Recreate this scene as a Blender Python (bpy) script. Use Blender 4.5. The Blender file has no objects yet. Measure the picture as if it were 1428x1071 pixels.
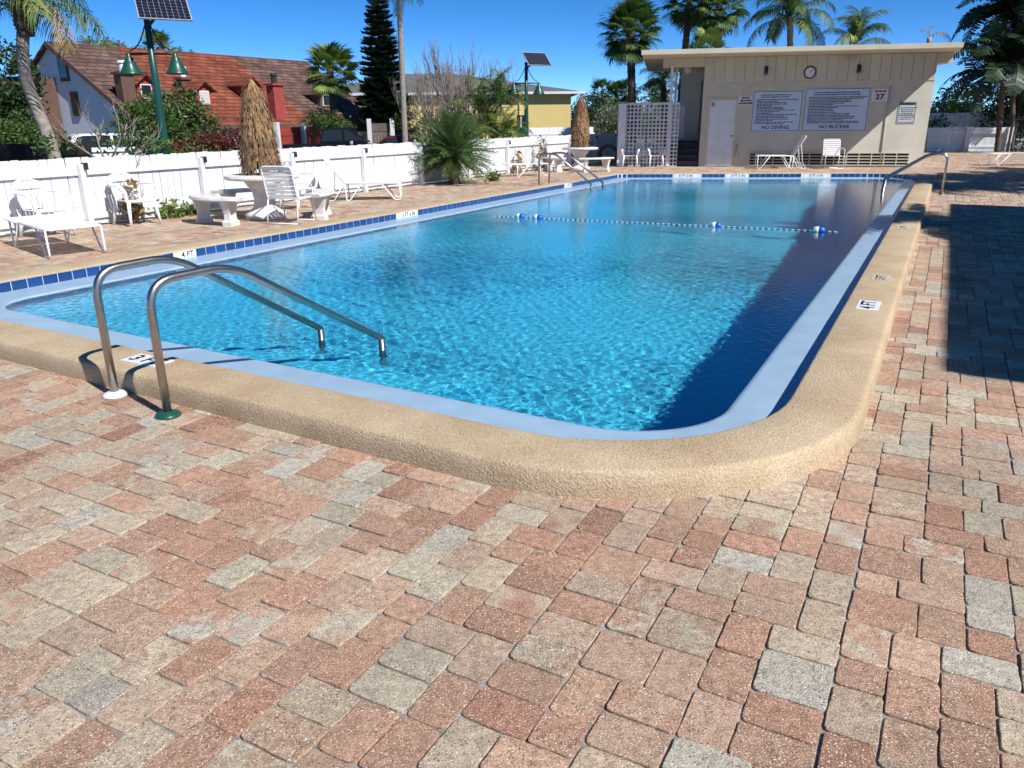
import bpy, bmesh, math, random
import numpy as np
from mathutils import Vector, Matrix, Quaternion
random.seed(7)
RNG = np.random.default_rng(7)
rad = math.radians
SC = bpy.context.scene
COL = SC.collection

# ------------------------------------------------------------------ camera, sky, sun, exposure
PITCH, ROLL, FPX = rad(18.765), rad(-0.489), 1078.7
cp, sp, cr, sr = math.cos(PITCH), math.sin(PITCH), math.cos(ROLL), math.sin(ROLL)
_r, _u, _f = Vector((1, 0, 0)), Vector((0, sp, cp)), Vector((0, cp, -sp))
_x, _y = _r*cr + _u*sr, _u*cr - _r*sr
cam = bpy.data.objects.new('camera', bpy.data.cameras.new('camera'))
COL.objects.link(cam)
cam.matrix_world = Matrix(((_x.x, _y.x, -_f.x, 0), (_x.y, _y.y, -_f.y, 0), (_x.z, _y.z, -_f.z, 1.6), (0, 0, 0, 1)))
cam.data.sensor_width = 36
cam.data.lens = FPX/1428*36
cam.data.clip_end = 3000
SC.camera = cam

SUN_AZ, SUN_EL = rad(134.5), rad(45.5)
world = bpy.data.worlds.new('World')
SC.world = world
world.use_nodes = True
_nt = world.node_tree
_sky = _nt.nodes.new('ShaderNodeTexSky')
_sky.sky_type = 'NISHITA'
_sky.sun_disc = False
_sky.sun_elevation = SUN_EL
_sky.sun_rotation = SUN_AZ
_sky.air_density = 0.36
_sky.dust_density = 0.0
_sky.ozone_density = 0.3
_sky.altitude = 3000
_hs = _nt.nodes.new('ShaderNodeHueSaturation')
_hs.inputs['Saturation'].default_value = 1.36
_nt.links.new(_sky.outputs[0], _hs.inputs['Color'])
_nt.links.new(_hs.outputs[0], _nt.nodes['Background'].inputs[0])
_nt.nodes['Background'].inputs[1].default_value = 0.15
sun = bpy.data.lights.new('sun', 'SUN')
sun.energy = 4.1
sun.angle = rad(0.53)
sun.color = (1.0, 0.965, 0.92)
sun.cycles.is_caustics_light = True
sun_o = bpy.data.objects.new('sun', sun)
COL.objects.link(sun_o)
_d = Vector((math.sin(SUN_AZ)*math.cos(SUN_EL), math.cos(SUN_AZ)*math.cos(SUN_EL), math.sin(SUN_EL)))
sun_o.rotation_euler = _d.to_track_quat('Z', 'Y').to_euler()
SC.view_settings.view_transform = 'Standard'
SC.view_settings.look = 'None'
SC.view_settings.exposure = 0.52
SC.view_settings.gamma = 1.0
SC.cycles.use_denoising = True
SC.cycles.use_adaptive_sampling = True
SC.cycles.adaptive_threshold = 0.04
SC.cycles.max_bounces = 6
SC.cycles.diffuse_bounces = 3
SC.cycles.glossy_bounces = 3
SC.cycles.transmission_bounces = 4
SC.cycles.caustics_reflective = False

# ------------------------------------------------------------------ materials
MATS = {}
def mat(name, col, rough=0.7, var=0.0, vscale=4.0, bump=0.0, bscale=40.0, metal=0.0, spec=0.5, col2=None, detail=4.0, obj_rand=0.0, transl=0.0, emit=None):
    if name in MATS: return MATS[name]
    m = bpy.data.materials.new(name); m.use_nodes = True
    nt = m.node_tree; N = nt.nodes; L = nt.links
    b = N['Principled BSDF']; out = N['Material Output']
    b.inputs['Base Color'].default_value = (*col, 1)
    b.inputs['Roughness'].default_value = rough
    b.inputs['Metallic'].default_value = metal
    b.inputs['Specular IOR Level'].default_value = spec
    tc = N.new('ShaderNodeTexCoord')
    src = None
    if var > 0 or col2 is not None:
        no = N.new('ShaderNodeTexNoise'); no.inputs['Scale'].default_value = vscale; no.inputs['Detail'].default_value = detail
        L.new(tc.outputs['Object'], no.inputs['Vector'])
        rp = N.new('ShaderNodeValToRGB'); rp.color_ramp.elements[0].position = 0.3; rp.color_ramp.elements[1].position = 0.7
        c2 = col2 if col2 is not None else tuple(min(1, c*(1+var)) for c in col)
        c1 = tuple(c*(1-var) for c in col) if col2 is None else col
        rp.color_ramp.elements[0].color = (*c1, 1); rp.color_ramp.elements[1].color = (*c2, 1)
        L.new(no.outputs['Fac'], rp.inputs['Fac']); src = rp.outputs['Color']
    if obj_rand > 0:
        oi = N.new('ShaderNodeObjectInfo'); mp = N.new('ShaderNodeMapRange')
        mp.inputs['To Min'].default_value = 1-obj_rand; mp.inputs['To Max'].default_value = 1+obj_rand
        L.new(oi.outputs['Random'], mp.inputs['Value'])
        mx = N.new('ShaderNodeMix'); mx.data_type = 'RGBA'; mx.blend_type = 'MULTIPLY'; mx.inputs[0].default_value = 1
        if src: L.new(src, mx.inputs[6])
        else: mx.inputs[6].default_value = (*col, 1)
        L.new(mp.outputs[0], mx.inputs[7]); src = mx.outputs[2]
    if src: L.new(src, b.inputs['Base Color'])
    if bump > 0:
        n2 = N.new('ShaderNodeTexNoise'); n2.inputs['Scale'].default_value = bscale; n2.inputs['Detail'].default_value = 5
        L.new(tc.outputs['Object'], n2.inputs['Vector'])
        bp = N.new('ShaderNodeBump'); bp.inputs['Strength'].default_value = bump; bp.inputs['Distance'].default_value = 0.02
        L.new(n2.outputs['Fac'], bp.inputs['Height']); L.new(bp.outputs[0], b.inputs['Normal'])
    if transl > 0:
        tr = N.new('ShaderNodeBsdfTranslucent'); ms = N.new('ShaderNodeMixShader'); ms.inputs[0].default_value = transl
        if src: L.new(src, tr.inputs['Color'])
        else: tr.inputs['Color'].default_value = (*col, 1)
        L.new(b.outputs[0], ms.inputs[1]); L.new(tr.outputs[0], ms.inputs[2]); L.new(ms.outputs[0], out.inputs['Surface'])
    MATS[name] = m
    return m

def paver_material():
    m = bpy.data.materials.new('tumbled_concrete_paver'); m.use_nodes = True
    nt = m.node_tree; N = nt.nodes; L = nt.links; b = N['Principled BSDF']
    at = N.new('ShaderNodeAttribute'); at.attribute_name = 'tone'
    at2 = N.new('ShaderNodeAttribute'); at2.attribute_name = 'tone2'
    tc = N.new('ShaderNodeTexCoord')
    def noise(sc, det=3, rough=.5):
        n = N.new('ShaderNodeTexNoise'); n.inputs['Scale'].default_value = sc; n.inputs['Detail'].default_value = det; n.inputs['Roughness'].default_value = rough
        L.new(tc.outputs['Object'], n.inputs['Vector']); return n.outputs['Fac']
    def ramp(f, p0, p1, c0=(0, 0, 0, 1), c1=(1, 1, 1, 1)):
        r = N.new('ShaderNodeValToRGB'); r.color_ramp.elements[0].position = p0; r.color_ramp.elements[1].position = p1
        r.color_ramp.elements[0].color = c0; r.color_ramp.elements[1].color = c1
        L.new(f, r.inputs['Fac']); return r.outputs['Color']
    def mix(f, a, c, mode='MIX'):
        x = N.new('ShaderNodeMix'); x.data_type = 'RGBA'; x.blend_type = mode
        if isinstance(f, float): x.inputs[0].default_value = f
        else: L.new(f, x.inputs[0])
        for s, i in ((a, 6), (c, 7)):
            if isinstance(s, tuple): x.inputs[i].default_value = s
            else: L.new(s, x.inputs[i])
        return x.outputs[2]
    c = mix(ramp(noise(7.5, 4, .6), .44, .6), at.outputs['Color'], at2.outputs['Color'])
    c = mix(1.0, c, ramp(noise(30, 5, .75), .3, .75, (.52, .50, .48, 1), (1.32, 1.31, 1.29, 1)), 'MULTIPLY')
    c = mix(1.0, c, ramp(noise(1.1, 3, .6), .3, .7, (.78, .77, .76, 1), (1.10, 1.10, 1.10, 1)), 'MULTIPLY')
    c = mix(ramp(noise(190, 2, .5), .60, .67), c, (.86, .78, .66, 1))
    c = mix(ramp(noise(150, 2, .5), .33, .40, (1, 1, 1, 1), (0, 0, 0, 1)), c, (.13, .085, .065, 1))
    v = N.new('ShaderNodeTexVoronoi'); v.inputs['Scale'].default_value = 95
    L.new(tc.outputs['Object'], v.inputs['Vector'])
    c = mix(ramp(v.outputs['Distance'], .10, .17, (1, 1, 1, 1), (0, 0, 0, 1)), c, (.70, .62, .50, 1))
    L.new(c, b.inputs['Base Color'])
    b.inputs['Roughness'].default_value = .9
    b.inputs['Specular IOR Level'].default_value = .25
    bp = N.new('ShaderNodeBump'); bp.inputs['Strength'].default_value = .9; bp.inputs['Distance'].default_value = .006
    L.new(noise(140, 4, .7), bp.inputs['Height'])
    bp2 = N.new('ShaderNodeBump'); bp2.inputs['Strength'].default_value = .5; bp2.inputs['Distance'].default_value = .008
    L.new(noise(22, 4, .6), bp2.inputs['Height']); L.new(bp.outputs[0], bp2.inputs['Normal'])
    L.new(bp2.outputs[0], b.inputs['Normal'])
    return m

def coping_material():
    m = bpy.data.materials.new('textured_tan_coping'); m.use_nodes = True
    nt = m.node_tree; N = nt.nodes; L = nt.links; b = N['Principled BSDF']
    tc = N.new('ShaderNodeTexCoord')
    n1 = N.new('ShaderNodeTexNoise'); n1.inputs['Scale'].default_value = 2.2; n1.inputs['Detail'].default_value = 6; n1.inputs['Roughness'].default_value = .65
    n2 = N.new('ShaderNodeTexNoise'); n2.inputs['Scale'].default_value = 85; n2.inputs['Detail'].default_value = 4; n2.inputs['Roughness'].default_value = .6
    v = N.new('ShaderNodeTexVoronoi'); v.inputs['Scale'].default_value = 110; v.feature = 'SMOOTH_F1'
    for n in (n1, n2, v): L.new(tc.outputs['Object'], n.inputs['Vector'])
    r1 = N.new('ShaderNodeValToRGB'); e = r1.color_ramp.elements
    e[0].position = .28; e[0].color = (.46, .345, .215, 1); e[1].position = .72; e[1].color = (.63, .515, .36, 1)
    L.new(n1.outputs['Fac'], r1.inputs['Fac'])
    r2 = N.new('ShaderNodeValToRGB'); e = r2.color_ramp.elements
    e[0].position = .32; e[0].color = (.72, .68, .62, 1); e[1].position = .66; e[1].color = (1.1, 1.1, 1.1, 1)
    L.new(n2.outputs['Fac'], r2.inputs['Fac'])
    mx = N.new('ShaderNodeMix'); mx.data_type = 'RGBA'; mx.blend_type = 'MULTIPLY'; mx.inputs[0].default_value = 1
    L.new(r1.outputs[0], mx.inputs[6]); L.new(r2.outputs[0], mx.inputs[7]); L.new(mx.outputs[2], b.inputs['Base Color'])
    b.inputs['Roughness'].default_value = .85; b.inputs['Specular IOR Level'].default_value = .16
    bp = N.new('ShaderNodeBump'); bp.inputs['Strength'].default_value = .6; bp.inputs['Distance'].default_value = .010
    L.new(n2.outputs['Fac'], bp.inputs['Height'])
    bp2 = N.new('ShaderNodeBump'); bp2.inputs['Strength'].default_value = .5; bp2.inputs['Distance'].default_value = .006
    L.new(v.outputs['Distance'], bp2.inputs['Height']); L.new(bp.outputs[0], bp2.inputs['Normal']); L.new(bp2.outputs[0], b.inputs['Normal'])
    return m

def water_material():
    m = bpy.data.materials.new('clear_pool_water'); m.use_nodes = True
    b = m.node_tree.nodes['Principled BSDF']
    b.inputs['Base Color'].default_value = (1, 1, 1, 1)
    b.inputs['Roughness'].default_value = 0
    b.inputs['IOR'].default_value = 1.33
    b.inputs['Specular IOR Level'].default_value = .16
    b.inputs['Transmission Weight'].default_value = 1
    N = m.node_tree.nodes; L = m.node_tree.links
    tc = N.new('ShaderNodeTexCoord'); n = N.new('ShaderNodeTexNoise'); n.inputs['Scale'].default_value = 26; n.inputs['Detail'].default_value = 3; n.inputs['Roughness'].default_value = .55
    bp = N.new('ShaderNodeBump'); bp.inputs['Strength'].default_value = .08; bp.inputs['Distance'].default_value = .02
    L.new(tc.outputs['Object'], n.inputs['Vector']); L.new(n.outputs['Fac'], bp.inputs['Height']); L.new(bp.outputs[0], b.inputs['Normal'])
    return m

def siding(name, c, groove=0.42):
    return mat(name, c, .75, var=.06, vscale=1.2, bump=.15, bscale=60)

PAVER = paver_material(); COPING = coping_material(); WATER = water_material()
WHITEPAINT = mat('white_painted_wood', (.75, .765, .78), .55, var=.07, vscale=2.2, bump=.12, bscale=25, obj_rand=.04)
WHITETUBE = mat('white_powder_coated_tube', (.82, .82, .81), .35)
STRAP = mat('white_vinyl_strap', (.80, .80, .79), .4)
RESIN = mat('white_resin', (.83, .83, .82), .38, var=.03, vscale=5)
CREAMMESH = mat('cream_sling_mesh', (.78, .74, .62), .6, bump=.2, bscale=120)
STEEL = mat('brushed_stainless_steel', (.44, .41, .38), .33, metal=1.0, var=.12, vscale=12, bump=.03, bscale=150)
CONCRETE = mat('pale_cast_concrete', (.70, .68, .64), .85, var=.12, vscale=6, bump=.4, bscale=30)
TILEBLUE = mat('glazed_cobalt_tile', (.014, .062, .215), .14, obj_rand=.18, var=.1, vscale=10)
GROUT = mat('pale_grout', (.66, .68, .70), .8)
LEDGE = mat('pale_blue_pool_plaster', (.33, .47, .60), .34, var=.08, vscale=5, bump=.06, bscale=30, spec=.5)
POOLPAINT = mat('blue_pool_plaster', (.06, .66, .97), .8, var=.05, vscale=.8)
WHITETILE = mat('white_marker_tile', (.80, .82, .84), .3, var=.06, vscale=14)
FADED = mat('faded_marker_tile', (.52, .46, .36), .7, var=.25, vscale=30)
BLACK = mat('black_print', (.012, .012, .014), .6)
INK = mat('faded_blue_black_ink', (.02, .03, .06), .6)
REDINK = mat('red_print', (.42, .03, .03), .6)
STUCCO = mat('khaki_stucco', (.58, .555, .46), .9, var=.10, vscale=1.2, bump=.35, bscale=45)
SIDING = mat('tan_painted_siding', (.60, .575, .475), .75, var=.06, vscale=1.5, bump=.1, bscale=30, obj_rand=.04)
TRIM = mat('cream_painted_trim', (.62, .56, .43), .7, var=.06, vscale=2)
DARKMETAL = mat('dark_bronze_metal', (.03, .027, .025), .45, var=.2, vscale=20)
BLACKIRON = mat('black_iron', (.012, .012, .014), .4)
GREENPAINT = mat('dark_green_enamel', (.012, .075, .055), .35, var=.1, vscale=3)
SOLAR = mat('solar_cell', (.012, .014, .03), .15)
ALU = mat('aluminium_trim', (.65, .66, .68), .4, metal=.6)
THATCH = mat('dry_palm_thatch', (.16, .088, .042), .9, col2=(.43, .27, .135), vscale=16, obj_rand=.2)
STEPGREY = mat('dark_grey_step', (.06, .062, .068), .8, var=.2, vscale=8)
BEDDING = mat('grey_joint_sand', (.27, .255, .24), .95, var=.35, vscale=30, bump=.3, bscale=120)
BARK = mat('grey_palm_bark', (.30, .265, .22), .95, var=.3, vscale=9, bump=.6, bscale=25)
BARKD = mat('dark_fibrous_bark', (.10, .075, .055), .95, var=.35, vscale=12, bump=.6, bscale=30)
TWIG = mat('pale_bare_twig', (.34, .28, .23), .9, var=.2, vscale=5)
LEAF = mat('palm_leaf_green', (.055, .115, .022), .5, var=.35, vscale=1.5, obj_rand=.35, transl=.25)
LEAFY = mat('palm_leaf_yellow_green', (.16, .22, .04), .5, var=.35, vscale=1.5, obj_rand=.3, transl=.25)
LEAFDATE = mat('date_leaf_green', (.09, .165, .05), .5, var=.35, vscale=1.5, obj_rand=.4, transl=.3)
LEAFDRY = mat('dry_palm_leaf', (.34, .23, .09), .8, var=.3, vscale=2, obj_rand=.3, transl=.15)
LEAFDARK = mat('evergreen_and_shaded_leaf', (.016, .042, .014), .5, var=.4, vscale=1.2, obj_rand=.25, transl=.12)  # dark pine green; also carries the painted shade of the right tropical trees
LEAFB = mat('broad_leaf_green', (.045, .10, .018), .45, col2=(.10, .17, .03), vscale=1.6, transl=.22)
LEAFBD = mat('broad_leaf_dark', (.018, .045, .010), .45, col2=(.05, .09, .02), vscale=1.3, transl=.15)
LEAFGREY = mat('grey_green_leaf', (.10, .13, .07), .6, col2=(.20, .22, .14), vscale=.8, transl=.15)
LEAFRED = mat('croton_red_leaf', (.20, .015, .018), .5, col2=(.06, .05, .015), vscale=3, transl=.2)
SHADEWHITE = WHITEPAINT

# ------------------------------------------------------------------ helpers
class MB:
    def __init__(s): s.v = []; s.f = []
    def add(s, vs, fs):
        k = len(s.v); s.v += [tuple(p) for p in vs]; s.f += [tuple(i+k for i in f) for f in fs]; return s
    def box(s, c, d, rz=0.0, ry=0.0, rx=0.0):
        M = Matrix.Rotation(rz, 3, 'Z') @ Matrix.Rotation(ry, 3, 'Y') @ Matrix.Rotation(rx, 3, 'X')
        h = [x/2 for x in d]; C = Vector(c)
        vs = [C + M @ Vector((sx*h[0], sy*h[1], sz*h[2])) for sz in (-1, 1) for sy in (-1, 1) for sx in (-1, 1)]
        return s.add(vs, [(0, 2, 3, 1), (4, 5, 7, 6), (0, 1, 5, 4), (2, 6, 7, 3), (0, 4, 6, 2), (1, 3, 7, 5)])
    def beam(s, p, q, w, h, up=(0, 0, 1)):
        p, q = Vector(p), Vector(q); d = (q-p).normalized(); up = Vector(up)
        if abs(d.dot(up)) > .99: up = Vector((0, 1, 0))
        x = d.cross(up).normalized(); y = x.cross(d)
        vs = [e + x*(sx*w/2) + y*(sy*h/2) for e in (p, q) for sx, sy in ((-1, -1), (1, -1), (1, 1), (-1, 1))]
        return s.add(vs, [(0, 1, 2, 3), (7, 6, 5, 4), (0, 4, 5, 1), (1, 5, 6, 2), (2, 6, 7, 3), (3, 7, 4, 0)])
    def tube(s, pts, r, seg=8, closed=False, caps=True):
        P = [Vector(p) for p in pts]; n = len(P)
        R = r if isinstance(r, (list, tuple)) else [r]*n
        def tan(i):
            a = P[(i-1) % n] if closed or i > 0 else P[i]; b = P[(i+1) % n] if closed or i < n-1 else P[i]
            t = b-a
            return t.normalized() if t.length > 1e-9 else Vector((0, 0, 1))
        t0 = tan(0); u = t0.orthogonal().normalized(); vs = []; fs = []; pt = t0
        for i in range(n):
            t = tan(i); q = pt.rotation_difference(t); u = q @ u; u = (u - t*u.dot(t)).normalized(); w = t.cross(u); pt = t
            for k in range(seg):
                a = 2*math.pi*k/seg; vs.append(P[i] + (u*math.cos(a) + w*math.sin(a))*R[i])
        m = n if closed else n-1
        for i in range(m):
            for k in range(seg):
                j = (i+1) % n
                fs.append((i*seg+k, i*seg+(k+1) % seg, j*seg+(k+1) % seg, j*seg+k))
        if caps and not closed:
            fs.append(tuple(range(seg-1, -1, -1))); fs.append(tuple((n-1)*seg+k for k in range(seg)))
        return s.add(vs, fs)
    def lathe(s, prof, seg=24, c=(0, 0, 0)):
        vs = []; fs = []
        for r, z in prof:
            for k in range(seg):
                a = 2*math.pi*k/seg; vs.append((c[0]+r*math.cos(a), c[1]+r*math.sin(a), c[2]+z))
        for i in range(len(prof)-1):
            for k in range(seg):
                fs.append((i*seg+k, i*seg+(k+1) % seg, (i+1)*seg+(k+1) % seg, (i+1)*seg+k))
        fs.append(tuple(range(seg-1, -1, -1))); fs.append(tuple((len(prof)-1)*seg+k for k in range(seg)))
        return s.add(vs, fs)
    def prism(s, poly, fn0, fn1):
        n = len(poly); vs = [fn0(p) for p in poly] + [fn1(p) for p in poly]
        return s.add(vs, [tuple(range(n-1, -1, -1)), tuple(range(n, 2*n))] + [(i, (i+1) % n, n+(i+1) % n, n+i) for i in range(n)])
    def mesh(s, name, m, smooth=False):
        me = bpy.data.meshes.new(name); me.from_pydata(s.v, [], s.f)
        if m: me.materials.append(m)
        if smooth: me.polygons.foreach_set('use_smooth', [True]*len(me.polygons))
        me.update(); return me
    def build(s, name, m, parent=None, smooth=False, loc=None, rz=None, bevel=0):
        o = link(name, s.mesh(name, m, smooth), parent, loc, rz)
        if bevel:
            bm_ = o.modifiers.new('bevel', 'BEVEL'); bm_.width = bevel; bm_.segments = 2; bm_.limit_method = 'ANGLE'
        if smooth and not bevel:
            pass
        return o

def link(name, data, parent=None, loc=None, rz=None, M=None):
    o = bpy.data.objects.new(name, data); COL.objects.link(o)
    if M is not None: o.matrix_local = M
    if loc is not None: o.location = loc
    if rz is not None: o.rotation_euler = (0, 0, rz)
    if parent is not None: o.parent = parent
    return o
def tag(o, label=None, cat=None, group=None, kind=None):
    if label: o['label'] = label
    if cat: o['category'] = cat
    if group: o['group'] = group
    if kind: o['kind'] = kind
    return o
def thing(name, label, cat, loc=(0, 0, 0), rz=0.0, group=None):
    return tag(link(name, None, None, loc, rz), label, cat, group)
def copy_tree(o, parent=None):
    c = o.copy(); COL.objects.link(c); c.parent = parent
    for ch in list(CH.get(o.name, ())): copy_tree(ch, c)
    return c
CH = {}
def index_children(o):
    CH[o.name] = [c for c in bpy.data.objects if c.parent == o]
    for c in CH[o.name]: index_children(c)
def text_mesh(txt, size, m, align='CENTER', width=1.0, bold=0.0):
    cu = bpy.data.curves.new('lettering', 'FONT'); cu.body = txt; cu.size = size; cu.align_x = align; cu.align_y = 'CENTER'; cu.offset = bold; cu.extrude = 0.0; cu.resolution_u = 2
    o = bpy.data.objects.new('tmp', cu); COL.objects.link(o)
    me = bpy.data.meshes.new_from_object(o.evaluated_get(bpy.context.evaluated_depsgraph_get()))
    bpy.data.objects.remove(o); bpy.data.curves.remove(cu)
    me.materials.clear(); me.materials.append(m); me.name = 'lettering'
    if width != 1.0:
        for v in me.vertices: v.co.x *= width
    return me
def arc_pts(c, r, a0, a1, n, z=0):
    return [(c[0]+r*math.cos(a0+(a1-a0)*i/n), c[1]+r*math.sin(a0+(a1-a0)*i/n), z) for i in range(n+1)]
def round_path(pts, r, n=5):
    """polyline with rounded corners"""
    P = [Vector(p) for p in pts]; out = [P[0]]
    for i in range(1, len(P)-1):
        a, b, c = P[i-1], P[i], P[i+1]
        d1 = (a-b); d2 = (c-b); rr = min(r, d1.length*.49, d2.length*.49)
        p1 = b+d1.normalized()*rr; p2 = b+d2.normalized()*rr
        for k in range(n+1):
            t = k/n; out.append(p1*(1-t)**2 + b*(2*t*(1-t)) + p2*t*t)
    out.append(P[-1]); return out

# pool frame: a runs along the pool away from the camera, b to the right of it
AX = rad(28.5)
SA, CA = math.sin(AX), math.cos(AX)
def PF(a, b, z=0.0): return Vector((a*SA + b*CA, a*CA - b*SA, z))
RZ_A = math.pi/2 - AX            # local +X along a
RZ_B = -AX                       # local +X along b

# ------------------------------------------------------------------ pool outline
CORN = [(3.15, -0.57), (3.42, -8.12), (22.0, -8.30), (25.3, -0.58)]
CRAD = [1.12, .95, .40, 1.1]
def outline(off, nst=40, narc=14):
    n = len(CORN); lines = []
    cx = sum(c[0] for c in CORN)/n; cy = sum(c[1] for c in CORN)/n
    for i in range(n):
        p = Vector(CORN[i]); q = Vector(CORN[(i+1) % n]); d = (q-p).normalized(); nrm = Vector((d.y, -d.x))
        if nrm.dot(Vector((cx, cy))-p) > 0: nrm = -nrm
        lines.append((p+nrm*(off[i] if isinstance(off, tuple) else off), d, nrm))
    cs = []
    for i in range(n):
        p, d, _ = lines[i-1]; q, e, _ = lines[i]
        den = d.x*e.y-d.y*e.x; w = q-p; t = (w.x*e.y-w.y*e.x)/den
        cs.append(p+d*t)
    pts = []; segs = []
    for i in range(n):
        c = cs[i]; d1 = -lines[i-1][1]; d2 = lines[i][1]; r = max(.03, CRAD[i]+(min(off[i-1], off[i]) if isinstance(off, tuple) else off))
        ang = math.acos(max(-1, min(1, d1.dot(d2)))); tl = r/math.tan(ang/2)
        p1 = c+d1*tl; p2 = c+d2*tl; cen = c+(d1+d2).normalized()*(r/math.sin(ang/2))
        a1 = math.atan2(p1.y-cen.y, p1.x-cen.x); a2 = math.atan2(p2.y-cen.y, p2.x-cen.x); da = a2-a1
        while da > math.pi: da -= 2*math.pi
        while da < -math.pi: da += 2*math.pi
        segs.append([(cen.x+r*math.cos(a1+da*k/narc), cen.y+r*math.sin(a1+da*k/narc)) for k in range(narc+1)])
    for i in range(n):
        pts += segs[i]
        a = segs[i][-1]; b = segs[(i+1) % n][0]
        pts += [(a[0]+(b[0]-a[0])*k/nst, a[1]+(b[1]-a[1])*k/nst) for k in range(1, nst)]
    return pts
def inside(poly, x, y):
    c = False; n = len(poly); j = n-1
    for i in range(n):
        xi, yi = poly[i]; xj, yj = poly[j]
        if (yi > y) != (yj > y) and x < (xj-xi)*(y-yi)/(yj-yi)+xi: c = not c
        j = i
    return c
def ring_mesh(rings, jit=0.0):
    """rings: list of (offset, z)"""
    mb = MB(); n = None
    for off, z in rings:
        o = outline(off); n = len(o)
        for k, (a, b) in enumerate(o):
            mb.v.append(tuple(PF(a, b, z + (jit*math.sin(k*1.7+(off[0] if isinstance(off, tuple) else off)*9)*math.sin(k*.37)))))
    for i in range(len(rings)-1):
        for k in range(n):
            mb.f.append((i*n+k, i*n+(k+1) % n, (i+1)*n+(k+1) % n, (i+1)*n+k))
    return mb
Z_LEDGE, Z_WATER = 0.012, -0.004
LEDGE_W = (.50, .42, .34, .34)
def LG(d): return tuple(d-w for w in LEDGE_W)
pool = thing('swimming_pool', 'large blue swimming pool with tan raised coping and rounded corners', 'swimming pool')
cop = ring_mesh([(.0, .112), (.0, .121), (.007, .1275), (.02, .131), (.19, .133), (.34, .131), (.362, .126), (.374, .112), (.382, .06), (.385, .0), (.385, -.1)], .0018).build('coping', COPING, pool, smooth=True)
ring_mesh([(.001, .1118), (.001, -.02)]).build('grout_bed', GROUT, pool, smooth=True)
ring_mesh([(.02, Z_LEDGE+.004), (LG(.045), Z_LEDGE), (LG(.013), Z_LEDGE-.004), (LG(0), Z_LEDGE-.02), (LG(0), -.30)]).build('overflow_ledge', LEDGE, pool, smooth=True)
wall = ring_mesh([(LG(.01), -.06), (LG(.01), -3.0)]).build('pool_wall', POOLPAINT, pool, smooth=True)
prof = [(1.5, -.52), (4, -.54), (9, -.80), (12.5, -1.05), (17, -1.7), (28, -1.85)]
mb = MB()
for a, z in prof:
    for b in (-11, 2): mb.v.append(tuple(PF(a, b, z)))
mb.f = [(2*i, 2*i+1, 2*i+3, 2*i+2) for i in range(len(prof)-1)]
floor = mb.build('pool_floor', POOLPAINT, pool)
steps = []
for k in range(3):
    o = MB().box((0, 0, 0), (.3, 2.0, .26)).build('step', POOLPAINT, pool, bevel=.015)
    o.location = PF(3.98+.3*k, -3.75, -.36-.16*k); o.rotation_euler = (0, 0, RZ_A); steps.append(o)
for o in [floor, wall] + steps: o.cycles.is_caustics_receiver = True

# glazed tiles under the coping
oin = outline(0, nst=400, narc=60)
def tile_run(i0, i1): pass
tile_me = None
def tile_mesh(w, h, m):
    b = MB(); t = .004; e = .004
    vs = [(-w/2, 0, -h/2), (w/2, 0, -h/2), (w/2, 0, h/2), (-w/2, 0, h/2), (-w/2+e, -t, -h/2+e), (w/2-e, -t, -h/2+e), (w/2-e, -t, h/2-e), (-w/2+e, -t, h/2-e)]
    b.add(vs, [(4, 5, 6, 7), (0, 1, 5, 4), (1, 2, 6, 5), (2, 3, 7, 6), (3, 0, 4, 7)])
    return b.mesh('tile', m)
TH = .094; TZ = .0155+TH/2
TILE = tile_mesh(.158, TH, TILEBLUE)
def along(poly):
    P = [PF(*p) for p in poly]; s = [0]
    for i in range(1, len(P)): s.append(s[-1]+(P[i]-P[i-1]).length)
    return P, s
P_, S_ = along(oin + [oin[0]])
TOT = S_[-1]; import bisect
def at_s(s):
    s %= TOT; i = max(0, min(len(S_)-2, bisect.bisect(S_, s)-1)); d = P_[i+1]-P_[i]
    return P_[i]+d*((s-S_[i])/max(1e-9, d.length)), d.normalized()
cen = PF(13, -4.3)
MARK = [(6.55, -8.15, '4 FT', .30), (11.35, -8.2, '5 FT 6 IN', .55), (18.3, -8.26, '8 FT', .40), (22.72, -6.55, '8 FT 6 IN', .62), (23.3, -5.2, '8 FT 6 IN', .62), (24.15, -3.2, '8 FT 6 IN', .62)]
MARKP = [(PF(a, b), t, w) for a, b, t, w in MARK]
npt = int(TOT/.164); cnt = 0
near_lim = PF(3.3, -5)
for k in range(npt):
    p, d = at_s(k*TOT/npt)
    a_ = p.x*SA+p.y*CA; b_ = p.x*CA-p.y*SA
    if a_ < 3.9 and b_ < -.9: continue
    if any((p-q).length < w/2+.06 for q, t, w in MARKP): continue
    nrm = Vector((-d.y, d.x, 0))
    if nrm.dot(cen-p) < 0: nrm = -nrm
    o = link('tile', TILE, pool, (p.x, p.y, TZ), math.atan2(nrm.x, -nrm.y)); cnt += 1
for q, t, w in MARKP:
    best = min(range(npt*4), key=lambda k: (at_s(k*TOT/npt/4)[0]-q).length); p, d = at_s(best*TOT/npt/4)
    nrm = Vector((-d.y, d.x, 0))
    if nrm.dot(cen-p) < 0: nrm = -nrm
    o = link('depth_marker', tile_mesh(w, TH, WHITETILE), pool, (p.x, p.y, TZ), math.atan2(nrm.x, -nrm.y))
    me = text_mesh(t, .10, BLACK, width=1.0, bold=.001)
    l = link('lettering', me, o, (0, -.0065, 0)); l.rotation_euler = (math.pi/2, 0, 0)
def coping_marker(a, b, rz, w, h, t, m, ink, size, lab=None):
    o = MB().box((0, 0, 0), (w, h, .006)).build('depth_marker', m, pool); o.location = PF(a, b, .1345); o.rotation_euler = (0, 0, rz)
    if lab: o['label'] = lab
    link('lettering', text_mesh(t, size, ink, bold=.003), o, (0, 0, .0045))
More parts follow.
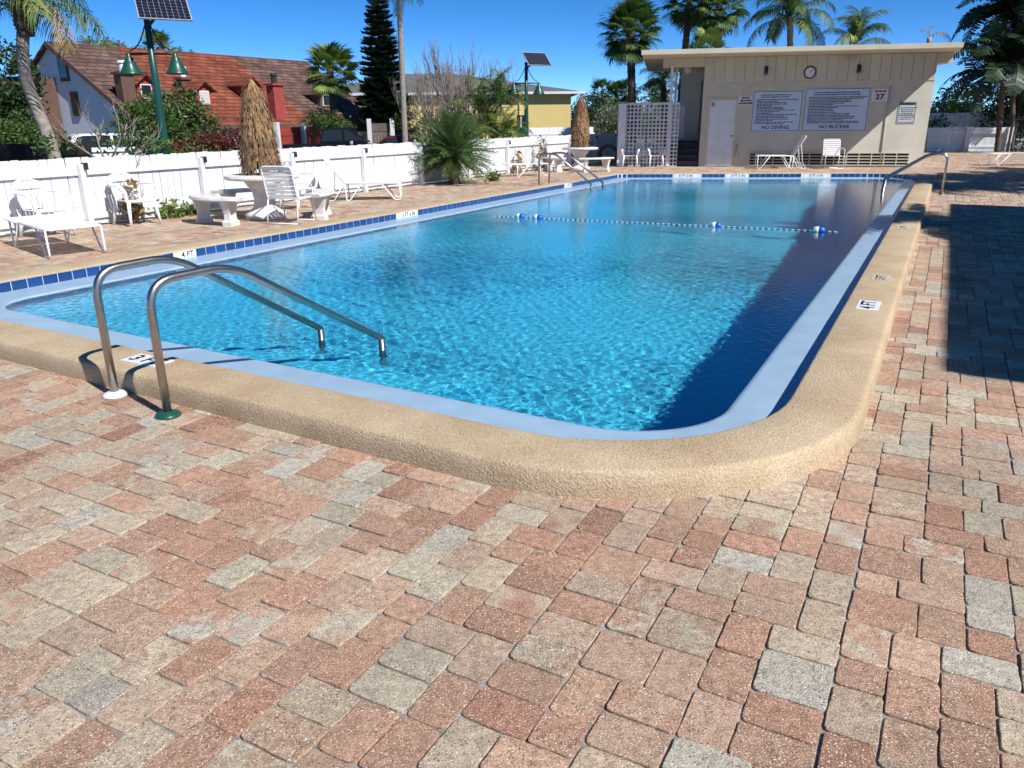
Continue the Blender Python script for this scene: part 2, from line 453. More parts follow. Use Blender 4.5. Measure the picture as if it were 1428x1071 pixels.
coping_marker(3.13, -4.42, RZ_B, .33, .16, '3 FT', WHITETILE, BLACK, .15)
coping_marker(6.91, -.39, RZ_A, .36, .17, '4 FT', WHITETILE, BLACK, .16)
coping_marker(8.22, -.39, RZ_A, .30, .16, '5 FT', FADED, INK, .12, 'worn depth marker with flaking lettering')
coping_marker(12.35, -.39, RZ_A, .42, .16, '5 FT', FADED, INK, .12, 'worn depth marker in the shade of fronds')

# water: real ripples, denser towards the camera
wout = outline(LG(.12))
rows = []; a = 3.3
while a < 25.4: rows.append(a); a += .0095 + .0021*max(0, a-3.8)
bs = np.arange(-8.2, -.5, .0125)
A, B = np.meshgrid(np.array(rows), bs, indexing='ij')
Z = np.zeros_like(A)
for i in range(110):
    lam = .034*2**(RNG.random()*2.2); th = RNG.random()*2*math.pi; k = 2*math.pi/lam
    wgt = 1.0 if lam < .25 else .7
    Z += .00098*lam*wgt*np.sin(k*(A*math.cos(th)+B*math.sin(th)) + RNG.random()*6.283)
patch = .8 + .35*np.sin(A*.9+B*.5)*np.sin(B*1.1-A*.3)
fade = np.clip((.25/(.018+.0022*np.maximum(0, A-4)))/9, .35, 1)
Z *= patch*np.clip(1.08-.045*np.maximum(0, A-5), .55, 1.0)
X = A*SA + B*CA; Y = A*CA - B*SA
nr, nc = A.shape
wp = np.array(wout)
def inside_np(poly, x, y):
    c = np.zeros(x.shape, bool); j = len(poly)-1
    for i in range(len(poly)):
        xi, yi = poly[i]; xj, yj = poly[j]
        if yi != yj:
            cond = ((yi > y) != (yj > y)) & (x < (xj-xi)*(y-yi)/(yj-yi)+xi); c ^= cond
        j = i
    return c
ins = inside_np(wout, A, B)
idx = np.arange(nr*nc).reshape(nr, nc)
ok = ins[:-1, :-1] & ins[1:, :-1] & ins[:-1, 1:] & ins[1:, 1:]
F = np.stack([idx[:-1, :-1], idx[1:, :-1], idx[1:, 1:], idx[:-1, 1:]], -1)[ok]
V = np.stack([X, Y, Z+Z_WATER], -1).reshape(-1, 3)
used = np.unique(F); rm = -np.ones(len(V), int); rm[used] = np.arange(len(used))
me = bpy.data.meshes.new('pool_water'); me.from_pydata(V[used].tolist(), [], rm[F].tolist()); me.materials.append(WATER)
me.polygons.foreach_set('use_smooth', [True]*len(me.polygons)); me.update()
bm = bmesh.new(); bm.from_mesh(me); bmesh.ops.recalc_face_normals(bm, faces=bm.faces)
if sum(f.normal.z for f in list(bm.faces)[:50]) < 0: bmesh.ops.reverse_faces(bm, faces=bm.faces)
bm.to_mesh(me); bm.free()
water = tag(link('pool_water', me), 'rippled clear blue pool water in the sun', None, None, 'structure')
water.cycles.is_caustics_caster = True

# ------------------------------------------------------------------ deck and ground
A0, A1, B0, B1 = -6.0, 46.0, -12.55, 22.0
hole = outline(.2)
deck = None
mb = MB()
c0 = (13.0, -4.3)
angs = sorted([math.atan2(b-c0[1], a-c0[0]) for a, b in hole] + [math.atan2(b-c0[1], a-c0[0]) for a in (A0, A1) for b in (B0, B1)])
def hit_rect(t):
    dx, dy = math.cos(t), math.sin(t); s = 1e9
    if dx > 1e-9: s = min(s, (A1-c0[0])/dx)
    if dx < -1e-9: s = min(s, (A0-c0[0])/dx)
    if dy > 1e-9: s = min(s, (B1-c0[1])/dy)
    if dy < -1e-9: s = min(s, (B0-c0[1])/dy)
    return (c0[0]+dx*s, c0[1]+dy*s)
def hit_poly(t):
    dx, dy = math.cos(t), math.sin(t); best = None
    for i in range(len(hole)):
        x1, y1 = hole[i]; x2, y2 = hole[(i+1) % len(hole)]; ex, ey = x2-x1, y2-y1
        den = dx*ey-dy*ex
        if abs(den) < 1e-12: continue
        s = ((x1-c0[0])*ey-(y1-c0[1])*ex)/den; u = ((x1-c0[0])*dy-(y1-c0[1])*dx)/den
        if s > 0 and -1e-6 <= u <= 1+1e-6: best = s if best is None else max(best, s)
    return (c0[0]+dx*best, c0[1]+dy*best)
n = len(angs)
for t in angs: mb.v.append(tuple(PF(*hit_poly(t), -.009)))
for t in angs: mb.v.append(tuple(PF(*hit_rect(t), -.009)))
mb.f = [(i, (i+1) % n, n+(i+1) % n, n+i) for i in range(n)]
deck = tag(mb.build('pool_deck', BEDDING), 'pool deck of mixed red and tan tumbled pavers', None, None, 'structure')

U = .071
AN0, AN1, BN0, BN1 = int(-3.5/U), int(46/U), int(-12.5/U), int(19/U)
nA, nB = AN1-AN0, BN1-BN0
occ = np.zeros((nA+4, nB+4), bool)
PVS = []
for i in range(nA):
    j = 0
    while j < nB:
        if occ[i, j]: j += 1; continue
        g = 0
        while j+g < nB and not occ[i, j+g] and g < 8: g += 1
        opts = [w for w in (2, 3) if g-w != 1 and g >= w] or [min(g, 3)]
        w = random.choice(opts)
        h = random.choice((2, 3) if w == 3 else (2, 3, 3, 3))
        if w == 3 and h == 3 and random.random() < .72: h = 2
        occ[i:i+h, j:j+w] = True
        PVS.append((i, j, h, w)); j += w
TONES = [(.53, .33, .225), (.56, .38, .27), (.50, .285, .19), (.57, .43, .315), (.57, .47, .345), (.55, .49, .37), (.55, .515, .43), (.43, .235, .16)]
TW = [5, 5, 3, 4, 3, 2.5, 2.2, 1.2]
cop_out = outline(.36)
A_c = np.array([(AN0+p[0]+p[2]/2)*U for p in PVS]); B_c = np.array([(BN0+p[1]+p[3]/2)*U for p in PVS])
under = inside_np(outline(.23), A_c, B_c)
XW = A_c*SA+B_c*CA; YW = A_c*CA-B_c*SA
CLB = (Vector((6.76, 28.8, 0)), Vector((.9824, -.1868, 0)), Vector((-.1868, -.9824, 0)))
so = (XW-6.76)*.9824+(YW-28.8)*-.1868; oo = (XW-6.76)*-.1868+(YW-28.8)*-.9824
inclub = (oo < -.1) & (so > -2.4) & (so < 7.4)
camd = np.hypot(XW, YW)
# in view (with margin)
dep = YW*cp + 1.6*sp
px = 714 + FPX*XW/np.maximum(dep, .1); py = 535.5 + FPX*(1.6*cp - YW*sp)/np.maximum(dep, .1)
vis = (dep > .4) & (px > -250) & (px < 1800) & (py < 1500) & (YW < 47)
keep = [i for i in range(len(PVS)) if vis[i] and not under[i] and not inclub[i]]
inv = [i for i in keep if -60 < px[i] < 1490 and py[i] < 1150]
inv.sort(key=lambda i: camd[i]); single = set(inv[:300])
def srgb_pick():
    r = random.random()*sum(TW); k = 0
    while r > TW[k]: r -= TW[k]; k += 1
    c = TONES[k]; j = random.uniform(.88, 1.14); g = random.uniform(-.012, .012)
    return (c[0]*j, c[1]*j+g, c[2]*j+g*.6), k
def paver_geo(i, near):
    pi, pj, h, w = PVS[i]
    a0, b0 = (AN0+pi)*U, (BN0+pj)*U; a1, b1 = a0+h*U, b0+w*U
    gp = .0030; jj = .0030
    dz = random.gauss(0, .0016)
    tilt = (random.gauss(0, .006), random.gauss(0, .006)); ac, bc = (a0+a1)/2, (b0+b1)/2
    cs = [(a0+gp, b0+gp), (a1-gp, b0+gp), (a1-gp, b1-gp), (a0+gp, b1-gp)]
    cs = [(x+random.uniform(-jj, jj), y+random.uniform(-jj, jj)) for x, y in cs]
    z = lambda x, y: dz+(x-ac)*tilt[0]+(y-bc)*tilt[1]
    if near:
        ring = []
        for k in range(4):
            p = Vector(cs[k]); q = Vector(cs[k-1]); r = Vector(cs[(k+1) % 4])
            rr = random.uniform(.010, .022)
            u = (q-p).normalized(); v = (r-p).normalized()
            ring += [p+u*rr, p+(u+v)*rr*.28, p+v*rr]
            e = (r-p)
            for t in (.35, .68):
                nn = Vector((-v.y, v.x)); ring.append(p+e*t+nn*random.uniform(-.0022, .0022))
    else:
        ring = [Vector(c) for c in cs]
    c = Vector((ac, bc)); n = len(ring); V = []
    lv = [(1.0, -.03), (1.0, -.0040), (1-.026/(h+w)*2, -.0010), (1-.085/(h+w)*2, 0)] if near else [(1.0, -.02), (1.0, -.005), (1-.07/(h+w)*2, 0)]
    for s, dzz in lv:
        for p in ring:
            q = c+(p-c)*s; V.append(tuple(PF(q.x, q.y, z(q.x, q.y)+dzz)))
    F = []
    for l in range(len(lv)-1):
        for k in range(n): F.append((l*n+k, l*n+(k+1) % n, (l+1)*n+(k+1) % n, (l+1)*n+k))
    F.append(tuple((len(lv)-1)*n+k for k in range(n)))
    return V, [tuple(reversed(f)) for f in F]
def set_tone(me, t1, t2):
    for nm, arr in (('tone', t1), ('tone2', t2)):
        at = me.attributes.new(nm, 'FLOAT_COLOR', 'FACE'); at.data.foreach_set('color', np.asarray(arr, np.float32).ravel())
def tones():
    c1, k = srgb_pick()
    if random.random() < .30: c2, _ = srgb_pick()
    else: j = random.uniform(.85, 1.12); c2 = tuple(x*j for x in c1)
    return c1, c2
FV, FF, T1, T2 = [], [], [], []
for i in keep:
    near = i in single
    V, Fc = paver_geo(i, near or camd[i] < 7)
    c1, c2 = tones()
    if near:
        o0 = PF((AN0+PVS[i][0])*U, (BN0+PVS[i][1])*U)
        me = bpy.data.meshes.new('paver'); me.from_pydata(V, [], Fc); me.materials.append(PAVER)
        set_tone(me, [(*c1, 1)]*len(Fc), [(*c2, 1)]*len(Fc)); me.polygons.foreach_set('use_smooth', [False]*len(Fc)); me.update()
        link('paver', me, deck)
    else:
        k = len(FV); FV += V; FF += [tuple(x+k for x in f) for f in Fc]; T1 += [(*c1, 1)]*len(Fc); T2 += [(*c2, 1)]*len(Fc)
me = bpy.data.meshes.new('paver_field'); me.from_pydata(FV, [], FF); me.materials.append(PAVER); set_tone(me, T1, T2); me.update()
tag(link('paver_field', me, deck), kind='stuff')

GROUND = mat('dry_grass_and_asphalt', (.10, .11, .05), .95, col2=(.20, .19, .14), vscale=.06)
ASPH = mat('grey_asphalt', (.09, .09, .092), .9, var=.2, vscale=2)
mb = MB(); zg = -.45; far = 900
def q4(a0, a1, b0, b1, z): mb.add([PF(a0, b0, z), PF(a1, b0, z), PF(a1, b1, z), PF(a0, b1, z)], [(0, 3, 2, 1)])
q4(-far, far, -far, B0-.1, zg); q4(A1, far, B0-.1, far, zg); q4(-far, A0, B0-.1, far, zg); q4(A0, A1, B1, far, zg)
# retaining face of the deck
for p, q in (((A0, B0), (A1, B0)), ((A1, B0), (A1, B1)), ((A0, B1), (A1, B1)), ((A0, B0), (A0, B1))):
    pass
tag(mb.build('ground', GROUND), 'lower ground of grass and gravel beyond the fence', None, None, 'structure')
mb = MB()
ring = [PF(A0, B0), PF(A1, B0), PF(A1, B1), PF(A0, B1)]
for i in range(4):
    p, q = ring[i], ring[(i+1) % 4]; mb.add([(p.x, p.y, -.012), (q.x, q.y, -.012), (q.x, q.y, -1), (p.x, p.y, -1)], [(0, 1, 2, 3)])
tag(mb.build('retaining_wall', CONCRETE), 'low retaining edge that carries the pool deck', None, None, 'structure')
mb = MB(); mb.add([PF(-60, -26, zg+.006), PF(200, -26, zg+.006), PF(200, -17, zg+.006), PF(-60, -17, zg+.006)], [(0, 1, 2, 3)])
tag(mb.build('parking_road', ASPH), 'asphalt parking road behind the white fence', None, None, 'structure')
# ------------------------------------------------------------------ layout aid: point seen at a pixel of the photograph, at ground distance Y
def sight(px, py, Y):
    u, v = px-714, py-535.5
    d = _x*u - _y*v + _f*FPX
    t = Y/d.y
    return Vector((d.x*t, Y, 1.6+d.z*t))
def gx(px, Y): return sight(px, 170, Y).x
ZG = -.45

# ------------------------------------------------------------------ white board fence along the pool
FB = -12.38
fence = thing('board_fence', 'long white board fence with posts along the far side of the pool deck', 'fence')
FZ0, FH = .035, 1.06
board = MB()
board.add([(-.0685, -.009, 0), (.0685, -.009, 0), (.0685, .009, 0), (-.0685, .009, 0), (-.0685, -.009, FH-.012), (.0685, -.009, FH-.012), (.0685, .009, FH-.012), (-.0685, .009, FH-.012), (-.05, -.009, FH), (.05, -.009, FH), (.05, .009, FH), (-.05, .009, FH)],
          [(3, 2, 1, 0), (0, 1, 5, 4), (1, 2, 6, 5), (2, 3, 7, 6), (3, 0, 4, 7), (4, 5, 9, 8), (5, 6, 10, 9), (6, 7, 11, 10), (7, 4, 8, 11), (8, 9, 10, 11)])
board_me = board.mesh('board', WHITEPAINT)
FA0, FA1 = -3.9, 32.1
a = FA0; k = 0
while a < FA1:
    o = link('board', board_me, fence, PF(a, FB, FZ0 + random.uniform(-.012, .012)), RZ_A + random.uniform(-.012, .012)); o.rotation_euler.y = random.gauss(0, .006)
    a += .143
pa = -3.9
while pa < 32.2:
    p = PF(pa, FB+.075); h = 1.0
    MB().box((0, 0, h/2), (.09, .09, h)).build('post', WHITEPAINT, fence, loc=p, rz=RZ_A)
    MB().box((.055, -.03, h-.035), (.07, .085, .11)).build('post_cap', DARKMETAL, fence, loc=p, rz=RZ_A)
    if pa+2.4 < 32.3:
        MB().box((0, 0, 0), (2.3, .04, .135)).build('rail', WHITEPAINT, fence, loc=PF(pa+1.2, FB+.032, .895), rz=RZ_A)
        MB().box((0, 0, 0), (2.3, .04, .09)).build('rail', WHITEPAINT, fence, loc=PF(pa+1.2, FB+.032, .17), rz=RZ_A)
    pa += 2.4

# ------------------------------------------------------------------ stainless hand rails
def handrail(name, label, base, az, prof, sep, group=None, plates=(WHITEPAINT, GREENPAINT)):
    u = Vector((math.sin(az), math.cos(az), 0)); w = Vector((u.y, -u.x, 0))
    for k in range(2):
        o = thing(name, label[k], 'handrail', base+w*(sep*k), 0, group)
        raw = [u*s*(1+.045*k*(len(prof) == 5))+Vector((0, 0, z)) for s, z in prof]; pts = round_path(raw[:4]+[raw[3]], .16, 8)[:-2]; pts = pts + round_path([pts[-1], raw[3], raw[4]], .035, 4)[1:]
        MB().tube(pts, .0245, 14).build('tube', STEEL, o, smooth=True)
        pl = MB().lathe([(.072, 0), (.074, .008), (.066, .02), (.04, .03), (.027, .034)], 24).build('base_plate', plates[k], o, smooth=True)
handrail('pool_handrail', ('stainless handrail standing in the white base plate at the near pool steps', 'stainless handrail standing in the green base plate at the near pool steps'),
         Vector((-2.47, 4.545, 0)), rad(37), [(0, 0), (0, .78), (.50, .80), (1.63, .085), (1.645, -.75)], .60)
handrail('pool_handrail', ('nearer stainless handrail on the far left pool edge before the small thatched parasol', 'farther stainless handrail on the far left pool edge before the small thatched parasol'),
         PF(18.4, -9.15), rad(28.5+90), [(0, 0), (0, .80), (.45, .82), (1.45, .10), (1.5, -.9)], -.6, None, (STEEL, STEEL))
handrail('pool_handrail', ('nearer stainless handrail on the right coping by the clubhouse', 'farther stainless handrail on the right coping by the clubhouse'),
         PF(19.75, .02), rad(28.5-90), [(0, 0), (0, .86), (.35, .84), (1.15, .3), (1.25, -.9)], .55, None, (STEEL, STEEL))

# rope with floats
rope = thing('pool_rope', 'blue and white safety rope with four floats across the pool', 'rope')
rp = []
for i in range(60):
    t = i/59; rp.append(PF(12.1+.42*t, -7.7+6.75*t, Z_WATER+.010-.05*min(1, max(0, .14-t)*12)-.04*(t > .95)))
ROPE = bpy.data.materials.new('blue_white_rope'); ROPE.use_nodes = True
_n = ROPE.node_tree.nodes; _l = ROPE.node_tree.links
_tc = _n.new('ShaderNodeTexCoord'); _wv = _n.new('ShaderNodeTexWave'); _wv.inputs['Scale'].default_value = 4; _wv.inputs['Distortion'].default_value = 0
_rm = _n.new('ShaderNodeValToRGB'); _rm.color_ramp.interpolation = 'CONSTANT'; _rm.color_ramp.elements[1].position = .5
_rm.color_ramp.elements[0].color = (.02, .06, .25, 1); _rm.color_ramp.elements[1].color = (.8, .8, .8, 1)
_l.new(_tc.outputs['Object'], _wv.inputs['Vector']); _l.new(_wv.outputs['Fac'], _rm.inputs['Fac']); _l.new(_rm.outputs[0], _n['Principled BSDF'].inputs['Base Color'])
MB().tube(rp, .0075, 6).build('rope', ROPE, rope, smooth=True)
FLW = mat('white_float', (.8, .8, .8), .35); FLB = mat('blue_float', (.02, .14, .55), .35)
for t in (.19, .24, .69, .915):
    p = PF(12.1+.42*t, -7.7+6.75*t, Z_WATER+.02)
    f = MB().lathe([(.012, -.09), (.038, -.08), (.053, -.045), (.056, 0)], 16).build('float', FLW, rope, smooth=True)
    f.location = p; f.rotation_euler = (math.pi/2, 0, RZ_B+math.pi/2)
    MB().lathe([(.056, 0), (.053, .045), (.038, .08), (.012, .09)], 16).build('float_end', FLB, f, smooth=True)

# ------------------------------------------------------------------ loungers and chairs
def chaise_lounge(label, loc, rz, back=0.0, length=1.9, width=.66, h=.36, fab='strap', group=None, arms=False):
    o = thing('chaise_lounge', label, 'chaise lounge', loc, rz, group)
    w = width/2; hl = length/2; bx = -hl+.72; r = .0135
    cb, sb = math.cos(back), math.sin(back)
    def bp(d, y): return (bx-d*cb, y, h+d*sb)          # along the back section
    m = MB(); 
    m.tube(round_path([(bx, -w, h), (hl, -w, h), (hl, w, h), (bx, w, h)], .08), r, 8)
    m.build('seat_frame', WHITETUBE, o, smooth=True)
    MB().tube(round_path([(bx, -w, h), bp(.72, -w), bp(.72, w), (bx, w, h)], .08), r, 8).build('back_frame', WHITETUBE, o, smooth=True)
    for s in (-1, 1):
        for x0, x1, x2 in ((hl-.03, hl-.12, hl-.42), (-hl+.30+.42*(back > .2), -hl+.40+.42*(back > .2), -hl+.72+.35*(back > .2))):
            MB().tube(round_path([(x0, s*w, h), (x0+.01, s*w, .015), (x1-.02, s*w, .013), (x2, s*w, h)], .06), r, 8).build('leg', WHITETUBE, o, smooth=True)
    if back > .2:
        for s in (-1, 1):
            MB().tube([bp(.42, s*w), (bx-.30, s*w, .19), (bx-.05, s*w, .20), (bx, s*w, h)], .010, 6).build('back_prop', WHITETUBE, o, smooth=True)
            MB().tube(round_path([(bx-.30, s*w, .2), (bx-.42, s*w, .015), (bx-.25, s*w, .013), (bx-.05, s*w, h-.03)], .05), .011, 6).build('leg', WHITETUBE, o, smooth=True)
    if arms:
        for s in (-1, 1):
            MB().tube(round_path([bp(.3, s*(w+.02)), (bx-.02, s*(w+.03), h+.27), (bx-.28, s*(w+.03), h+.2), (bx-.22, s*w, h)], .08), .012, 6).build('armrest', WHITETUBE, o, smooth=True)
    if fab == 'strap':
        st = MB().box((0, 0, 0), (.048, width+.012, .006)).mesh('strap', STRAP)
        x = bx+.05
        while x < hl-.03:
            link('strap', st, o, (x, 0, h+.014)); x += .0605
        d = .05
        while d < .70:
            p = bp(d, 0); e = link('strap', st, o, (p[0]+.014*sb, 0, p[2]+.014*cb)); e.rotation_euler = (0, back, 0); d += .0605
    else:
        m = MB(); n = 8
        m.add([(bx, -w, h+.012), (hl-.02, -w, h+.012), (hl-.02, w, h+.012), (bx, w, h+.012), (bx, -w, h+.004), (hl-.02, -w, h+.004), (hl-.02, w, h+.004), (bx, w, h+.004)], [(0, 1, 2, 3), (7, 6, 5, 4), (0, 4, 5, 1), (1, 5, 6, 2), (2, 6, 7, 3), (3, 7, 4, 0)])
        m.build('seat_sling', CREAMMESH, o)
        p0, p1 = bp(0, 0), bp(.70, 0); q = (.010*sb, 0, .010*cb)
        m = MB(); vs = []
        for e in (1, -.2):
            for p, y in ((p0, -w), (p1, -w), (p1, w), (p0, w)): vs.append((p[0]+q[0]*e, y, p[2]+q[2]*e))
        m.add(vs, [(3, 2, 1, 0), (4, 5, 6, 7), (0, 1, 5, 4), (1, 2, 6, 5), (2, 3, 7, 6), (3, 0, 4, 7)])
        m.build('back_sling', CREAMMESH, o)
    return o
chaise_lounge('flat white strap lounge standing nearest the camera before the fence', (-6.22, 10.62, 0), rad(-44.6))
chaise_lounge('white lounge with cream mesh and raised back beside the fence', (-3.33, 17.35, 0), rad(6), rad(52), fab='sling')
chaise_lounge('small flat white strap lounge between the bushy palm and the small parasol', (.45, 24.6, 0), rad(22), 0, 1.35, .6)
chaise_lounge('white strap lounge with upright back under the rules signs on the clubhouse', (9.35, 27.35, 0), rad(180-10.8), rad(62), h=.42)
chaise_lounge('white strap lounge in the shade at the right edge near the black gate', (17.55, 28.0, 0), rad(-8), 0, 1.95, .66, .40)

def strap_chair(label, loc, rz, lean=.24):
    o = thing('strap_chair', label, 'chair', loc, rz)     # faces local +Y
    w = .27; h = .40; r = .013
    by = -.23
    def bk(d, x): return (x, by-d*math.sin(lean), h+d*math.cos(lean))
    MB().tube(round_path([(-w, .26, h), (-w, by, h), bk(.55, -w), bk(.55, w), (w, by, h), (w, .26, h)], .07), r, 8).build('frame', WHITETUBE, o, smooth=True)
    for s in (-1, 1):
        MB().tube(round_path([(s*(w+.02), .30, .012), (s*(w+.03), .24, h+.22), (s*(w+.03), -.02, h+.25), bk(.28, s*w)], .07), r, 8).build('armrest', WHITETUBE, o, smooth=True)
        MB().tube([(s*w, by, h), (s*(w+.01), -.31, .012)], r, 8).build('leg', WHITETUBE, o, smooth=True)
        MB().tube([(s*w, .26, h), (s*(w+.025), .27, h-.02)], r, 8).build('bracket', WHITETUBE, o, smooth=True)
    MB().tube([(-w-.01, -.31, .014), (w+.01, -.31, .014)], r, 8).build('stretcher', WHITETUBE, o, smooth=True)
    MB().tube([(-w-.02, .30, .014), (w+.02, .30, .014)], r, 8).build('stretcher', WHITETUBE, o, smooth=True)
    st = MB().box((0, 0, 0), (2*w+.01, .048, .006)).mesh('strap', STRAP)
    for k in range(8): link('strap', st, o, (0, .22-.06*k, h+.014))
    for k in range(8):
        p = bk(.06+.064*k, 0); e = link('strap', st, o, (0, p[1]+.014, p[2])); e.rotation_euler = (math.pi/2+lean, 0, 0)
    return o
strap_chair('white strap armchair drawn up to the concrete table with its back to the camera', (-3.72, 13.36, 0), rad(-14))
strap_chair('white strap armchair standing alone against the clubhouse wall facing the pool', (10.85, 27.05, 0), rad(172))

def resin_chair(label, loc, rz):
    o = thing('resin_chair', label, 'chair', loc, rz)     # faces local +Y
    # seat
    m = MB(); n = 8; vs = []; fs = []
    for i in range(n+1):
        for j in range(n+1):
            x = -.22+.44*i/n; y = -.20+.42*j/n
            vs.append((x*(1+.06*j/n), y, .41-.018*math.cos(x*5)*1.0 - (.012 if j == n else 0)))
    for i in range(n):
        for j in range(n): fs.append((i*(n+1)+j, (i+1)*(n+1)+j, (i+1)*(n+1)+j+1, i*(n+1)+j+1))
    k = len(vs); vs += [(x, y, z-.012) for x, y, z in vs]; fs += [tuple(reversed([q+k for q in f])) for f in fs]
    m.add(vs, fs); s_ = m.build('seat', RESIN, o, smooth=True)
    # back with vertical slats
    def B(u, v, off=0): # u -1..1, v 0..1
        wv = .20+.05*v-.06*max(0, v-.8)*5*abs(u)**2*0
        return (u*wv, -.20-.10*v-.05*(1-u*u)*.9+off, .41+.42*v-(.09*u*u if v > .9 else 0))
    m = MB()
    rim = [B(-1, 0), B(-1, .35), B(-1, .7), B(-1, .92), B(-.8, 1), B(-.4, 1), B(0, 1.02), B(.4, 1), B(.8, 1), B(1, .92), B(1, .7), B(1, .35), B(1, 0)]
    m.tube(rim, .02, 8); m.build('back_frame', RESIN, o, smooth=True)
    for q in range(7):
        u = -.78+1.56*q/6
        MB().beam(B(u, 0), B(u*.98, .97), .042, .012, (0, 1, 0)).build('slat', RESIN, o)
    MB().beam(B(-.98, .80), B(.98, .80), .02, .09).build('back_panel', RESIN, o)
    for s in (-1, 1):
        # arm: flat band looping from the back to the front leg
        pts = round_path([(s*.25, -.27, .64), (s*.30, -.05, .66), (s*.31, .18, .64), (s*.28, .25, .55), (s*.26, .22, .40)], .09, 6)
        m = MB()
        for p, q in zip(pts[:-1], pts[1:]): m.beam(p, q, .06, .016, (s*.3, 0, 1))
        m.build('armrest', RESIN, o)
        for y, yy in ((.20, .25), (-.18, -.28)):
            m = MB(); m.tube([(s*.22, y, .41), (s*.245, (y+yy)/2, .2), (s*.265, yy, 0)], [.034, .028, .020], 8); m.build('leg', RESIN, o, smooth=True)
    return o
resin_chair('white resin armchair half hidden behind the nearest flat lounge', (-7.0, 11.85, 0), rad(-118))
resin_chair('white resin armchair against the fence with a dry plant behind it', (-6.3, 13.28, 0), rad(-125))
resin_chair('white resin armchair by the fence with a patterned towel over its back', (-4.15, 15.55, 0), rad(-120))
o = resin_chair('white resin armchair in front of the breeze block screen', (4.35, 29.1, 0), rad(170))
o = resin_chair('white resin armchair tucked beside the clubhouse steps at the block screen', (5.2, 29.0, 0), rad(190))
# towel
TOWEL = mat('patterned_towel', (.70, .70, .72), .9, col2=(.16, .15, .32), vscale=22, bump=.3, bscale=60)
m = MB(); vs = []; fs = []; nu, nv = 10, 14
for i in range(nu+1):
    for j in range(nv+1):
        u = i/nu-.5; v = j/nv
        w = .30*(1-.45*v) ; y = .05*math.sin(u*14+v*3)*.5
        if v < .4: p = (u*w, -.32-.03+y*.4, .52+.36*(v/.4)*1.0)
        else: p = (u*w, -.35+.06+.10*((v-.4)/.6)+y, .90-.42*((v-.4)/.6))
        vs.append(p)
for i in range(nu):
    for j in range(nv): fs.append((i*(nv+1)+j, (i+1)*(nv+1)+j, (i+1)*(nv+1)+j+1, i*(nv+1)+j+1))
m.add(vs, fs)
tw = m.build('towel', TOWEL, smooth=True, loc=(-4.15, 15.55, 0), rz=rad(-120))
sm_ = tw.modifiers.new('thick', 'SOLIDIFY'); sm_.thickness = .01
tag(tw, 'crumpled white and violet patterned towel over a resin chair back', 'towel')

# ------------------------------------------------------------------ concrete tables, benches, thatched parasols
def concrete_table(label, loc, R=.62):
    o = thing('concrete_table', label, 'table', loc)
    MB().lathe([(R-.03, .68), (R, .69), (R+.01, .715), (R, .745), (R-.04, .755), (.0, .757)], 40).build('table_top', CONCRETE, o, smooth=False, bevel=0)
    MB().lathe([(.34, 0), (.35, .10), (.30, .13), (.20, .20), (.17, .32), (.20, .48), (.30, .62), (.34, .68)], 24).build('pedestal', CONCRETE, o, smooth=True)
    return o
def concrete_bench(label, loc, ang, r0=.86, r1=1.22, span=rad(68), curved=True):
    o = thing('concrete_bench', label, 'bench', loc, ang)
    m = MB(); n = 14
    rows = [(r0, .40), (r0-.012, .42), (r0, .452), (r1, .452), (r1+.012, .42), (r1, .40)]
    vs = []; fs = []
    for i in range(n+1):
        t = -span/2+span*i/n
        for r, z in rows: vs.append((r*math.cos(t), r*math.sin(t), z))
    k = len(rows)
    for i in range(n):
        for j in range(k): fs.append((i*k+j, i*k+(j+1) % k, (i+1)*k+(j+1) % k, (i+1)*k+j))
    fs.append(tuple(range(k))); fs.append(tuple(n*k+j for j in range(k-1, -1, -1)))
    m.add(vs, fs); m.build('seat', CONCRETE, o)
    for s in (-1, 1):
        t = s*span*.33; rm = (r0+r1)/2
        m = MB()
        secs = [(.26, .15, 0), (.26, .15, .07), (.20, .11, .10), (.19, .10, .20), (.24, .12, .30), (.31, .14, .40)]
        vs = []; fs = []
        for a_, b_, z in secs:
            for sx, sy in ((-1, -1), (1, -1), (1, 1), (-1, 1)): vs.append((sx*a_/2, sy*b_/2, z))
        for i in range(len(secs)-1):
            for j in range(4): fs.append((i*4+j, i*4+(j+1) % 4, i*4+4+(j+1) % 4, i*4+4+j))
        fs.append((3, 2, 1, 0)); m.add(vs, fs)
        l = m.build('leg', CONCRETE, o); l.location = (rm*math.cos(t), rm*math.sin(t), 0); l.rotation_euler = (0, 0, t)
    return o
